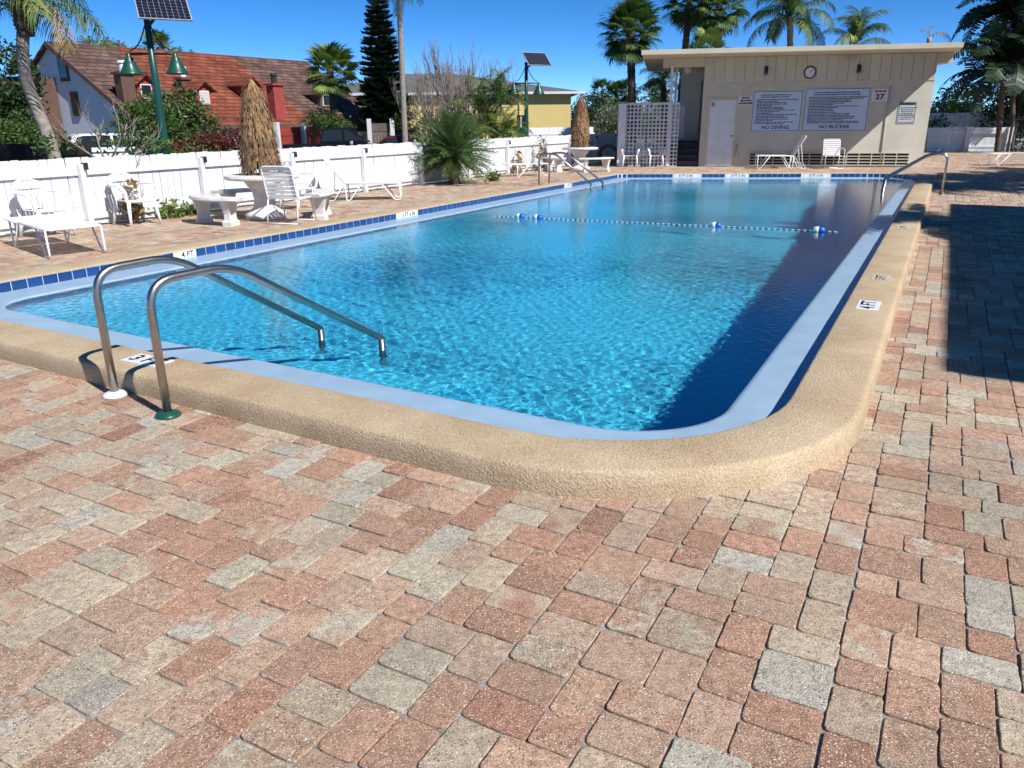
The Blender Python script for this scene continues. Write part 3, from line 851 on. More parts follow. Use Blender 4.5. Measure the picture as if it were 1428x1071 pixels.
def thatched_parasol(label, loc, z0, H, R, seed):
    rn = random.Random(seed)
    o = thing('thatched_parasol', label, 'parasol', loc)
    MB().tube([(0, 0, .3), (0, 0, z0+H-.1)], .02, 8).build('pole', DARKMETAL, o, smooth=True)
    tiers = 9
    for k in range(tiers):
        f1 = k/tiers; zt = z0+H*(1-f1)**1.0; 
        top = z0+H*(1-k/tiers*.92); bot = top-H/tiers*1.75
        bot = max(bot, z0-.02)
        def rr(z):
            t = 1-(z-z0)/H
            return R*(.20+.80*min(1, t*1.35)**.75) if t > .02 else R*.16
        m = MB(); n = 46
        for i in range(n):
            a_ = 2*math.pi*i/n+rn.uniform(-.08, .08); wd = rn.uniform(.7, 1.5)*2*math.pi*rr(bot)/n*1.15
            r0_ = rr(top)*rn.uniform(.88, .97); r1_ = rr(bot)*rn.uniform(.98, 1.16)+.022; zb = bot+rn.uniform(-.06, .05)
            ta, tb = -math.sin(a_), math.cos(a_); ca, sa_ = math.cos(a_), math.sin(a_); tw_ = rn.uniform(-.02, .02)
            vs = []
            for s in (-1, 1): vs.append((ca*r0_+ta*s*wd*.5, sa_*r0_+tb*s*wd*.5, top+rn.uniform(0, .03)))
            for s in (1, -1): vs.append((ca*(r1_+s*tw_)+ta*s*wd*.42, sa_*(r1_+s*tw_)+tb*s*wd*.42, zb+rn.uniform(-.03, .03)))
            m.add(vs, [(0, 1, 2, 3)])
            # loose straws
            for q in range(4):
                aa = a_+rn.uniform(-.08, .08); rs = r1_*rn.uniform(1.0, 1.07); cc, ss = math.cos(aa), math.sin(aa); zz = rn.uniform(bot, top)
                m.add([(cc*rs-ss*-.004, ss*rs+cc*-.004, zz), (cc*rs-ss*.004, ss*rs+cc*.004, zz), (cc*(rs+.018)-ss*.003, ss*(rs+.018)+cc*.003, zz-rn.uniform(.08, .2))], [(0, 1, 2)])
        m.build('thatch_tier', THATCH, o)
    m = MB().lathe([(R*.17, z0+H-.14), (R*.18, z0+H-.02), (R*.10, z0+H+.05), (.01, z0+H+.07)], 12).build('thatch_cap', THATCH, o, smooth=True)
    MB().lathe([(R*.5, z0+.03), (R*.82, z0+.25), (R*.75, z0+H*.5), (R*.3, z0+H*.85), (.02, z0+H)], 20).build('inner_ribs', BARKD, o, smooth=True)
    return o
T1 = (-4.33, 13.95, 0)
concrete_table('round pale concrete table under the large closed thatched parasol', T1)
concrete_bench('curved concrete bench on the camera side of the large parasol table', T1, rad(232))
concrete_bench('curved concrete bench right of the large parasol table behind the strap chair', T1, rad(8))
concrete_bench('curved concrete bench behind the large parasol table next to the fence', T1, rad(122))
p = sight(358, 238, 13.95); q = sight(345, 112, 13.95)
thatched_parasol('large closed thatched parasol rising from the nearer concrete table', T1, p.z, q.z-p.z-.05, .285, 3)
T2 = (2.35, 27.1, 0)
concrete_table('round pale concrete table under the small distant thatched parasol', T2, .60)
concrete_bench('curved concrete bench right of the small distant parasol table', T2, rad(-62))
concrete_bench('curved concrete bench left of the small distant parasol table', T2, rad(200))
p = sight(806, 204, 27.1); q = sight(805, 134, 27.1)
thatched_parasol('small closed thatched parasol at the distant table near the block screen', T2, p.z, q.z-p.z-.05, .27, 5)
# ------------------------------------------------------------------ clubhouse
CO, CE, CN = CLB                                   # origin at the front left base corner, along the front, towards the pool
CRZ = math.atan2(CE.y, CE.x)
def cl(s, o, z): return CO + CE*s + CN*o + Vector((0, 0, z))
club = thing('clubhouse', 'low tan pool clubhouse with flat overhanging roof and vertical siding', 'building', CO, CRZ)
# local: x along the front, y backwards (-o), z up
def cbox(name, m, x0, x1, y0, y1, z0, z1, parent=None, bevel=0):
    return MB().box(((x0+x1)/2, (y0+y1)/2, (z0+z1)/2), (x1-x0, y1-y0, z1-z0)).build(name, m, parent or club, bevel=bevel)
W = 7.44; HS = 2.80; HT = 3.62
cbox('wall', STUCCO, 0, W, 0, 7, 0, HS)
cbox('upper_wall', SIDING, .03, W-.03, .03, 7, HS, HT)
x = 0.0; pw = .335
while x < W-.01:
    x1 = min(W, x+pw); cbox('siding_panel', SIDING, x+.006, x1-.006, -.012, .028, HS+.004, HT); x = x1
cbox('ledge_trim', TRIM, 0, W, -.02, -.001, HS-.03, HS)
rp_ = [(-2.12, -1.95), (7.50, -1.95), (8.05, 0), (8.05, 7.6), (-2.12, 7.6)]
roof = MB().prism(rp_, lambda p: (p[0], p[1], HT+.01), lambda p: (p[0], p[1], HT+.12)).build('roof', TRIM, club)
cbox('fascia', TRIM, -2.13, 7.51, -1.985, -1.952, HT-.01, HT+.13, roof)
cbox('roof_membrane', mat('pale_roof_membrane', (.55, .54, .50), .8, var=.1), -2.1, 7.5, -1.9, 7.6, HT+.122, HT+.14, roof)
cbox('side_beam', TRIM, W+.002, 7.9, .02, 7, 3.30, HT+.005)
cbox('porch_beam', TRIM, -1.42, -.002, -.02, .2, 3.33, HT+.005)
cbox('porch_soffit', TRIM, -1.42, -.002, .21, 4, 3.38, HT+.005)
WHDOOR = mat('worn_white_door', (.68, .74, .78), .6, var=.08, vscale=3)
d = cbox('door', WHDOOR, .26, 1.13, -.035, -.003, .03, 2.23, bevel=.006)
cbox('door_frame', TRIM, .19, .257, -.03, -.004, .0, 2.30); cbox('door_frame', TRIM, 1.133, 1.2, -.03, -.004, 0, 2.30); cbox('door_frame', TRIM, .257, 1.133, -.03, -.004, 2.233, 2.30)
MB().lathe([(.012, 0), (.012, .03), (.028, .04), (.03, .06), (.015, .075)], 12).build('door_knob', DARKMETAL, d).location = (1.05, -.035, 1.05)
d.children[0].rotation_euler = (math.pi/2, 0, 0)
cbox('door_notice', mat('pink_notice', (.6, .2, .2), .7), .30, .42, -.04, -.0355, 2.03, 2.16, d)
# ventilation blocks at the foot of the wall
for r_ in range(2):
    for c_ in range(13):
        x0 = 1.72+c_*.405; z0 = .05+r_*.20
        f = cbox('vent_block', STUCCO, x0, x0+.40, -.045, -.001, z0, z0+.028)
        cbox('vent_rim', STUCCO, x0, x0+.03, -.045, -.001, z0+.028, z0+.196, f)
        cbox('vent_shade_sheet', mat('painted_vent_shade', (.025, .022, .02), .9), x0+.03, x0+.40, -.008, -.002, z0+.03, z0+.19, f)  # dark sheet on the solid wall, painted in for shade inside the vent
        cbox('vent_louver', STUCCO, x0+.03, x0+.40, -.040, -.009, z0+.095, z0+.125, f)
cbox('vent_cap', STUCCO, 1.72, 1.72+13*.405, -.05, -.001, .452, .48)
MB().tube([(6.08, -.03, .12), (6.08, -.03, 2.6)], .022, 8).build('conduit', STUCCO, club, smooth=True)
MB().tube([(1.28, -.03, .05), (1.28, -.03, .75)], .03, 8).build('standpipe', STUCCO, club, smooth=True)
# porch
cbox('porch_back_wall', STUCCO, -.75, -.003, 1.9, 2.1, .85, 3.37)
dd = cbox('side_door', mat('brown_door', (.26, .22, .16), .7, var=.1), -.04, -.004, .5, 1.4, .87, 2.9)
cbox('side_door_frame', STEPGREY, -.06, -.0405, .42, .5, .87, 2.95)
cbox('porch_floor', STEPGREY, -1.15, -.002, 1.05, 2.9, .0, .84)
for k in range(4): cbox('step', STEPGREY, -1.05, -.03, .06+.25*k, .06+.25*(k+1), .0, .2*(k+1)-.003, bevel=.008)
for xx, yy, z0 in ((-1.10, -.03, .02), (-.93, 1.35, .85)):
    cbox('porch_post', WHITEPAINT, xx-.045, xx+.045, yy-.045, yy+.045, z0, 3.37)
MB().beam((-1.10, .02, .95), (-1.03, 1.3, 1.75), .05, .07).build('stair_rail', WHITEPAINT, club)
MB().beam((-1.10, .02, .25), (-1.03, 1.3, 1.0), .05, .05).build('stair_rail', WHITEPAINT, club)
for k in range(9):
    t = k/8; y0 = .05+1.2*t; MB().beam((-1.09+.06*t, y0, .28+.72*t), (-1.09+.06*t, y0, .95+.78*t), .02, .03, (0, 1, 0)).build('baluster', WHITEPAINT, club)
cbox('landing_panel', WHITEPAINT, -.93, -.55, 1.42, 1.48, .95, 2.1)
fan_o = MB().lathe([(.02, 0), (.11, .01), (.12, .03), (.05, .05), (.03, .07)], 16).build('porch_light', WHITEPAINT, club); fan_o.location = (-.55, 1.1, 3.3); fan_o.rotation_euler = (math.pi*.6, 0, 0)
# pool wall lamps, flood light
for s_, lab in ((2.04, 'dark wall sconce between the door and the clock'), (5.02, 'dark wall sconce right of the clock')):
    o = thing('wall_sconce', lab, 'wall lamp', cl(s_, .015, 3.02), CRZ)
    MB().box((0, -.06, .15), (.10, .11, .20)).build('housing', BLACKIRON, o, bevel=.02)
    MB().lathe([(.045, 0), (.05, .05)], 12).build('lens', mat('dim_glass', (.2, .2, .2), .2), o).location = (0, -.06, .0)
    MB().box((0, -.01, .15), (.12, .02, .26)).build('back_plate', BLACKIRON, o)
o = thing('flood_light', 'twin flood light under the clubhouse eave', 'flood light', cl(4.71, .02, 3.50), CRZ)
MB().lathe([(.05, 0), (.05, .03)], 12).build('junction_box', ALU, o).rotation_euler = (math.pi/2, 0, 0)
for s_ in (-1, 1):
    l = MB().lathe([(.02, 0), (.04, .05), (.055, .12), (.05, .13)], 14).build('lamp_head', ALU, o, smooth=True); l.location = (s_*.06, -.04, -.01); l.rotation_euler = (math.pi*.68, 0, s_*.9)
# clock
o = thing('wall_clock', 'round white clock with dark rim on the clubhouse siding', 'clock', cl(3.47, .014, 3.08), CRZ)
c_ = MB().lathe([(.155, 0), (.20, 0), (.205, .03), (.18, .045), (.155, .03)], 32).build('rim', DARKMETAL, o, smooth=True); c_.rotation_euler = (math.pi/2, 0, 0)
c_ = MB().lathe([(.165, .02), (.165, .034)], 32).build('dial', mat('clock_dial', (.78, .80, .84), .4), o); c_.rotation_euler = (math.pi/2, 0, 0)
for k in range(12):
    a_ = k*math.pi/6; MB().beam((math.sin(a_)*.125, -.036, math.cos(a_)*.125), (math.sin(a_)*.15, -.036, math.cos(a_)*.15), .012, .004, (0, 1, 0)).build('hour_mark', BLACK, o)
for a_, l_, w_ in ((rad(40), .085, .016), (rad(48), .125, .010)):
    MB().beam((0, -.039, 0), (math.sin(a_)*l_, -.039, math.cos(a_)*l_), w_, .004, (0, 1, 0)).build('hand', BLACK, o)
# signs
SIGNBLUE = mat('pale_blue_sign_board', (.54, .66, .80), .5, var=.05, vscale=2)
SIGNWHITE = mat('white_sign_board', (.72, .72, .76), .5)
def text_rows(rn, w, rows, x0, z0, dz, hgt, maxl, wmin=.4):
    m = MB()
    for r_ in range(rows):
        x = x0; ln = rn.uniform(wmin, 1)*maxl; z = z0-r_*dz
        if rn.random() < .7: m.box((x0-.035, -.0045, z), (.014, .002, hgt*.8))
        while x < x0+ln:
            wl = rn.uniform(.03, .11); m.box((x+wl/2, -.0045, z), (wl, .002, hgt*rn.uniform(.75, 1.05))); x += wl+.016
    return m
def sign(label, s0, s1, z0, z1, board_m, off=.014, border=True):
    o = thing('wall_sign', label, 'sign', cl((s0+s1)/2, off, (z0+z1)/2), CRZ)
    w, h = s1-s0, z1-z0
    MB().box((0, 0, 0), (w, .006, h)).build('board', board_m, o)
    if border:
        m = MB(); e = .03; t = .016
        for z in (h/2-e, -h/2+e): m.box((0, -.0045, z), (w-2*e+t, .002, t))
        for x in (w/2-e, -w/2+e): m.box((x, -.0045, 0), (t, .002, h-2*e-t-.002))
        m.build('border', INK, o)
    return o, w, h
rn = random.Random(11)
def put_text(o, txt, size, m, x, z, width=1.0, bold=.0):
    l = link('lettering', text_mesh(txt, size, m, width=width, bold=bold), o, (x, -.0055, z)); l.rotation_euler = (math.pi/2, 0, 0); return l
o, w, h = sign('pale blue rules board reading NO DIVING in small print rows', 1.69, 3.33, 1.18, 2.52, SIGNBLUE)
text_rows(rn, w, 2, -.55, .53, .065, .032, 1.1, .8).build('heading', BLACK, o)
text_rows(rn, w, 17, -.68, .38, .049, .030, 1.36, .35).build('small_print', INK, o)
put_text(o, 'NO DIVING', .17, BLACK, 0, -.53, 1.05, .004)
o, w, h = sign('larger pale blue rules board reading NO BUCEAR in small print rows', 3.40, 5.49, 1.18, 2.58, SIGNBLUE)
text_rows(rn, w, 2, -.75, .56, .07, .036, 1.5, .85).build('heading', INK, o)
text_rows(rn, w, 18, -.90, .41, .049, .030, 1.78, .4).build('small_print', INK, o)
put_text(o, 'NO BUCEAR', .17, BLACK, 0, -.55, 1.05, .004)
o, w, h = sign('small white sign with red heading and the number 27', 5.54, 6.05, 2.13, 2.53, SIGNWHITE, border=False)
m = MB(); x = -.17
for wl in (.09, .11, .10): m.box((x+wl/2, -.0045, .12), (wl, .002, .055)); x += wl+.025
m.build('heading', REDINK, o); put_text(o, '27', .24, BLACK, 0, -.06, 1.15, .008)
o, w, h = sign('small white three line notice left of the rules boards', 1.20, 1.66, 2.07, 2.37, SIGNWHITE, border=False)
m = MB()
for z, ln in ((.08, .22), (-.01, .30), (-.095, .38)):
    x = -ln/2
    while x < ln/2: wl = rn.uniform(.05, .1); m.box((x+wl/2, -.0045, z), (wl, .002, .055)); x += wl+.018
m.build('lettering', BLACK, o)
o, w, h = sign('narrow pale notice with dark heading near the right corner of the clubhouse', 6.43, 7.0, 1.42, 2.12, mat('grey_green_notice', (.50, .54, .54), .6))
MB().box((0, -.0045, .27), (w-.1, .002, .07)).build('heading', INK, o)
text_rows(rn, w, 7, -.20, .15, .06, .028, .42, .6).build('small_print', INK, o)
MB().box((0, -.0045, -.08), (w-.08, .002, .02)).build('rule', INK, o)

# breeze block screen
scr = thing('breeze_block_screen', 'pierced grey breeze block screen with white end pier beside the steps', 'block screen', cl(-2.62, 0, 0), CRZ)
BLOCK = mat('painted_breeze_block', (.68, .69, .70), .85, var=.08, bump=.3, bscale=60, obj_rand=.05)
bm_ = MB(); g = .262
for x0, x1, z0, z1 in ((0, g, 0, .022), (0, g, g-.022, g), (0, .022, .022, g-.022), (g-.022, g, .022, g-.022), (.022, g-.022, g/2-.018, g/2+.018), (g/2-.018, g/2+.018, .022, g/2-.018), (g/2-.018, g/2+.018, g/2+.018, g-.022)):
    bm_.box(((x0+x1)/2, 0, (z0+z1)/2), (x1-x0-.001, .10, z1-z0-.001))
for cx in (.068, .194):
    for cz in (.068, .194):
        for sx, sz in ((1, 1), (1, -1), (-1, 1), (-1, -1)):
            bm_.box((cx+sx*.040, 0, cz+sz*.040), (.028, .085, .028), ry=math.pi/4)
bme = bm_.mesh('breeze_block', BLOCK)
for i in range(7):
    for j in range(8): link('breeze_block', bme, scr, (i*.264, 0, .01+j*.265))
MB().box((-.15, -.02, 1.08), (.27, .24, 2.16)).build('end_pier', WHITEPAINT, scr)
MB().box((.90, 0, 2.155), (1.85, .18, .06)).build('cap', BLOCK, scr)

# black hose coil leaning at the screen
o = thing('hose_coil', 'coil of black hose leaning beside the white pier of the block screen', 'hose', cl(-3.25, -.25, .02), CRZ)
for k in range(6):
    m = MB(); r_ = .36-.02*k
    m.tube([(r_*math.cos(t), .05*k+.03*math.sin(3*t)-.22*(math.sin(t)*.5+.5), .40+r_*math.sin(t)) for t in np.linspace(0, 2*math.pi, 28)[:-1]], .018, 6, closed=True)
    m.build('hose_loop', BLACKIRON, o, smooth=True)

# ------------------------------------------------------------------ solar street lamps with bell shades
def street_lamp(label, loc):
    o = thing('solar_street_lamp', label, 'street lamp', loc)
    H = 4.25
    MB().lathe([(.16, 0), (.16, .5), (.13, .55), (.105, 1.2), (.075, 2.8), (.06, H)], 16).build('pole', GREENPAINT, o, smooth=True)
    for s in (-1, 1):
        arm = MB().tube([(0, 0, 3.48), (s*.55, 0, 3.48)], .022, 8).build('arm', BLACKIRON, o, smooth=True)
        MB().tube([(0, 0, 4.1)]+[(s*(.06+.40*t**1.2), 0, 4.05-.5*math.sin(t*math.pi/2)) for t in np.linspace(.05, 1, 8)], .014, 6).build('scroll', BLACKIRON, arm, smooth=True)
        b = MB().lathe([(.03, .30), (.06, .27), (.055, .22), (.09, .20), (.085, .15), (.12, .12), (.14, .05), (.21, -.08), (.23, -.11), (.235, -.13)], 24).build('bell_shade', GREENPAINT, o, smooth=True)
        b.location = (s*.50, 0, 3.2)
        MB().lathe([(.06, -.115), (.05, -.02)], 12).build('bulb', mat('frosted_bulb', (.7, .7, .65), .4), b)
    M = Matrix.Translation((.42, -.1, H+.10)) @ Matrix.Rotation(rad(28), 4, 'Z') @ Matrix.Rotation(rad(42), 4, 'X')
    p = MB().box((0, 0, 0), (1.04, .74, .03)).build('solar_panel', ALU, o); p.matrix_local = M
    cell = MB().box((0, 0, 0), (.104, .092, .003)).mesh('solar_cell', SOLAR)
    for i in range(9):
        for j in range(7): link('solar_cell', cell, p, (-.445+.111*i, -.30+.10*j, .0175))
    MB().beam((0, 0, H-.25), (.35, -.1, H+.05), .05, .05).build('panel_bracket', BLACKIRON, o)
    return o
street_lamp('dark green solar street lamp on the left with two bell shades', (gx(222, 18)+.05, 18, ZG))
street_lamp('distant dark green solar street lamp before the yellow building', (gx(734, 33), 33, ZG))
for (px_, Y, lab, w_, h_) in ((214, 17.6, 'green utility cabinet at the foot of the nearer street lamp', .42, 1.65), (725, 32.7, 'green utility cabinet at the foot of the distant street lamp', .5, 1.75)):
    o = thing('utility_cabinet', lab, 'cabinet', (gx(px_, Y), Y, ZG))
    MB().box((0, 0, h_/2), (w_, .35, h_)).build('body', GREENPAINT, o, bevel=.02)
    MB().box((0, -.18, h_*.55), (w_*.8, .012, h_*.7)).build('cabinet_door', GREENPAINT, o)
    MB().box((0, 0, h_+.02), (w_+.05, .4, .04)).build('lid', GREENPAINT, o)
o = thing('road_sign', 'small dark square road sign on a thin post before the yellow wall', 'road sign', (gx(726, 36), 36, ZG))
MB().tube([(0, 0, 0), (0, 0, 2.3)], .03, 8).build('post', ALU, o)
zc = sight(726, 171, 36).z-ZG
MB().box((0, -.04, zc), (.34, .01, .62)).build('sign_plate', BLACK, o)
MB().box((.02, -.047, zc), (.06, .004, .5)).build('stripe', WHITEPAINT, o)
# ------------------------------------------------------------------ vegetation builders
GOLD = math.pi*(3-math.sqrt(5))
def fan_frond_mesh(rn, m, pet=.9, rad_=.75, nseg=30, droop=.35):
    b = MB()
    # petiole curving out along +X
    pts = []
    for i in range(5):
        t = i/4; pts.append((pet*t, 0, .10*pet*math.sin(t*1.6)-.06*t*t))
    b.tube(pts, [.02, .017, .014, .012, .01], 4)
    hx, hz = pts[-1][0], pts[-1][2]
    for k in range(nseg):
        a = (k/(nseg-1)-.5)*rad(265); L = rad_*(1-.18*abs(a)/2.3)*rn.uniform(.9, 1.08)
        dx, dy = math.cos(a), math.sin(a); w = .075*rad_/.75
        px, py = -dy, dx
        cz = .10*math.cos(a*1.0)   # costa arch
        def P(r, s, z): return (hx+dx*r+px*s, dy*r+py*s, hz+z)
        mid = L*.55; z1 = .06*math.cos(a)-.05*abs(a)/2+rn.uniform(-.02, .02); dz = droop*rn.uniform(.6, 1.3)
        b.add([P(.02, -.006, 0), P(.02, .006, 0), P(mid, w*.5, z1-.015), P(mid, -w*.5, z1+.015), P(L*.85, w*.22, z1-dz*.35*L), P(L*.85, -w*.22, z1-dz*.35*L), P(L, 0, z1-dz*L*.75)],
              [(0, 1, 2, 3), (3, 2, 4, 5), (5, 4, 6)])
    return b.mesh('frond', m)
def feather_frond_mesh(rn, m, L=2.4, e0=rad(55), bend=rad(95), nl=34, ll=.55, lw=.035, hang=.5, ruf=.25):
    b = MB(); pts = []; x = z = 0; n = 12
    dirs = []
    for i in range(n+1):
        t = i/n; e = e0-bend*t**1.3
        dirs.append(e); pts.append(Vector((x, 0, z))); x += L/n*math.cos(e); z += L/n*math.sin(e)
    b.tube(pts, [.028*(1-.85*i/n)+.004 for i in range(n+1)], 4)
    for k in range(nl):
        t = .14+.86*k/(nl-1); f = t*n; i = min(n-1, int(f)); p = pts[i].lerp(pts[i+1], f-i); e = dirs[i]
        tl = ll*(math.sin(min(1, t*1.25+.18)*math.pi*.72)**.8)*rn.uniform(.85, 1.1)*(1-.55*max(0, t-.75)*4*.6)
        fw = Vector((math.cos(e), 0, math.sin(e))); up = Vector((-math.sin(e), 0, math.cos(e)))
        for s in (-1, 1):
            lift = rn.uniform(-ruf, ruf*1.4)
            d = (fw*.62+Vector((0, s, 0))*.8+up*lift).normalized()
            mid = p+d*tl*.5-Vector((0, 0, hang*tl*.14)); tip = p+d*tl*.9-Vector((0, 0, hang*tl*.62))
            w = (fw-d*fw.dot(d)).normalized()*lw*.5
            b.add([p-w*.5, p+w*.5, mid+w, mid-w, tip], [(0, 1, 2, 3), (3, 2, 4)])
    return b.mesh('frond', m)
def trunk_mesh(path, radii, m, rings=0, seg=10, rough=.0, rn=random):
    b = MB(); P = [Vector(p) for p in path]; pts = []; rs = []
    n = max(len(P)*4, rings)
    for i in range(n+1):
        t = i/n*(len(P)-1); k = min(len(P)-2, int(t)); f = t-k
        p0 = P[max(0, k-1)]; p1 = P[k]; p2 = P[k+1]; p3 = P[min(len(P)-1, k+2)]
        q = .5*((2*p1)+(-p0+p2)*f+(2*p0-5*p1+4*p2-p3)*f*f+(-p0+3*p1-3*p2+p3)*f**3)
        r = radii[k]*(1-f)+radii[k+1]*f
        pts.append(q); rs.append(r*(1+(rough if i % 2 else -rough)+rn.uniform(-rough, rough)*.5))
    b.tube(pts, rs, seg); return b.mesh('trunk', m, smooth=True)
FR = {}
def fronds(kind):
    if kind in FR: return FR[kind]
    rn = random.Random(hash(kind) % 1000 if False else len(FR)*17+5)
    mk = {'fan': lambda: fan_frond_mesh(rn, LEAF), 'fany': lambda: fan_frond_mesh(rn, LEAFY), 'fandry': lambda: fan_frond_mesh(rn, LEAFDRY, droop=.9), 'fandark': lambda: fan_frond_mesh(rn, LEAFDARK),
          'queen': lambda: feather_frond_mesh(rn, LEAF, 2.6, rad(50), rad(120), 44, .75, .03, 1.3, .6), 'queeny': lambda: feather_frond_mesh(rn, LEAFY, 2.4, rad(60), rad(115), 40, .7, .032, 1.2, .5),
          'dryq': lambda: feather_frond_mesh(rn, LEAFDRY, 2.2, rad(40), rad(120), 34, .5, .03, 1.4, .5), 'coco': lambda: feather_frond_mesh(rn, LEAF, 2.8, rad(55), rad(110), 46, .75, .045, 1.1, .2),
          'cocoy': lambda: feather_frond_mesh(rn, LEAFY, 2.8, rad(55), rad(110), 46, .75, .045, 1.1, .2),
          'date': lambda: feather_frond_mesh(rn, LEAFDATE, 1.35, rad(14), rad(40), 54, .27, .012, .25, .6), 'datedry': lambda: feather_frond_mesh(rn, LEAFDRY, 1.0, rad(20), rad(70), 36, .22, .014, .6, .5),
          'areca': lambda: feather_frond_mesh(rn, LEAFY, 1.5, rad(75), rad(95), 30, .42, .03, .5, .3), 'arecad': lambda: feather_frond_mesh(rn, LEAF, 1.5, rad(75), rad(95), 30, .42, .03, .5, .3),
          'coconutd': lambda: feather_frond_mesh(rn, LEAFDARK, 2.8, rad(55), rad(110), 46, .75, .05, 1.1, .2)}
    FR[kind] = [mk[kind]() for _ in range(3)]
    return FR[kind]
def palm(name, label, base, path, radii, kinds, n, e_hi, e_lo, scale=1.0, bark=None, seed=1, rough=.03, rings=30, group=None, cat='palm tree', roll=.35, skirt=None):
    """path relative to base; kinds: list of (frond kind, share, elevation offset)"""
    rn = random.Random(seed)
    o = thing(name, label, cat, base, 0, group)
    link('trunk', trunk_mesh(path, radii, bark or BARK, rings, 10, rough, rn), o)
    top = Vector(path[-1])
    for i in range(n):
        f = (i+.5)/n; el = e_hi+(e_lo-e_hi)*f**1.0; az = i*GOLD+rn.uniform(-.25, .25)
        r = rn.random(); kd = kinds[0][0]; acc = 0
        for k_, sh, lo in kinds:
            acc += sh
            if r <= acc and f >= lo: kd = k_; break
        me = fronds(kd)[rn.randrange(3)]
        s = scale*rn.uniform(.85, 1.12)*(.8+.2*min(1, f*3))
        M = Matrix.Translation(top-Vector((0, 0, .25*f*scale))) @ Matrix.Rotation(az, 4, 'Z') @ Matrix.Rotation(-el, 4, 'Y') @ Matrix.Rotation(rn.uniform(-roll, roll), 4, 'X') @ Matrix.Scale(s, 4)
        fo = link('frond', me, o); fo.matrix_local = M
    return o
def leaf_cloud(rn, m, blobs, n, size, clump=.35, up=.5, ncl=60):
    """leaf-sized faces gathered in clumps through a set of ellipsoids (cx,cy,cz,rx,ry,rz)"""
    b = MB(); cl_ = []
    wts = [bl[3]*bl[4]*bl[5] for bl in blobs]; tot = sum(wts)
    for bl, w in zip(blobs, wts):
        for k in range(max(3, int(ncl*w/tot))):
            while True:
                d = Vector((rn.uniform(-1, 1), rn.uniform(-1, 1), rn.uniform(-1, 1)))
                if .25 < d.length < 1: break
            d = d.normalized()*(d.length**.45)
            cl_.append(Vector((bl[0]+d.x*bl[3], bl[1]+d.y*bl[4], bl[2]+d.z*bl[5])))
    for i in range(n):
        c = cl_[i % len(cl_)]
        p = c+Vector((rn.gauss(0, 1), rn.gauss(0, 1), rn.gauss(0, .8)))*clump*.5
        nn = Vector((rn.gauss(0, 1), rn.gauss(0, 1), rn.gauss(up, 1))).normalized()
        u = nn.orthogonal().normalized(); u.rotate(Quaternion(nn, rn.uniform(0, 6.28))); v = nn.cross(u); s = size*rn.uniform(.65, 1.3)
        b.add([p-u*s*.5, p+v*s*.24, p+u*s*.5-nn*s*.12, p-v*s*.24], [(0, 1, 2, 3)])
    return b.mesh('crown', m)
def branch_mesh(rn, m, start, d0, length, r0, depth, spread=.5, upb=.25, nchild=(3, 4), seg=5, mb=None):
    top = mb is None; mb = mb or MB()
    P = [Vector(start)]; d = Vector(d0).normalized(); n = 4
    for i in range(n):
        d = (d+Vector((rn.gauss(0, .12), rn.gauss(0, .12), rn.gauss(upb*.12, .08)))).normalized(); P.append(P[-1]+d*length/n)
    mb.tube(P, [r0*(1-.5*i/n) for i in range(n+1)], seg)
    if depth > 0:
        for k in range(rn.randint(*nchild)):
            t = rn.uniform(.35, 1); i = min(n-1, int(t*n)); p = P[i].lerp(P[i+1], t*n-i)
            e = (d+Vector((rn.gauss(0, spread), rn.gauss(0, spread), rn.gauss(upb, spread*.6)))).normalized()
            branch_mesh(rn, m, p, e, length*rn.uniform(.5, .75), r0*.5, depth-1, spread, upb, nchild, max(3, seg-1), mb)
    return mb
def broad_tree(name, label, base, H, blobs, n, size, m, bark=BARKD, seed=1, clump=.35, cat='tree', tr=.12, ncl=60, limbs=5):
    rn = random.Random(seed); o = thing(name, label, cat, base)
    mb_ = MB(); mb_.tube([(0, 0, 0), (rn.uniform(-.1, .1), rn.uniform(-.1, .1), H*.5), (0, 0, H)], [tr, tr*.8, tr*.45], 8)
    for k in range(limbs):
        bl = blobs[k % len(blobs)]; mb_.tube([(0, 0, H*.55), ((bl[0])*.5, bl[1]*.5, (H*.6+bl[2])*.5), (bl[0]+rn.uniform(-.3, .3)*bl[3], bl[1]+rn.uniform(-.3, .3)*bl[4], bl[2])], [tr*.5, tr*.35, tr*.12], 6)
    link('trunk', mb_.mesh('trunk', bark, True), o)
    link('crown', leaf_cloud(rn, m, blobs, n, size, clump, .5, ncl), o)
    return o
def gpt(px, Y, z=ZG): return Vector((gx(px, Y), Y, z))
def zz(px, py, Y): return sight(px, py, Y).z

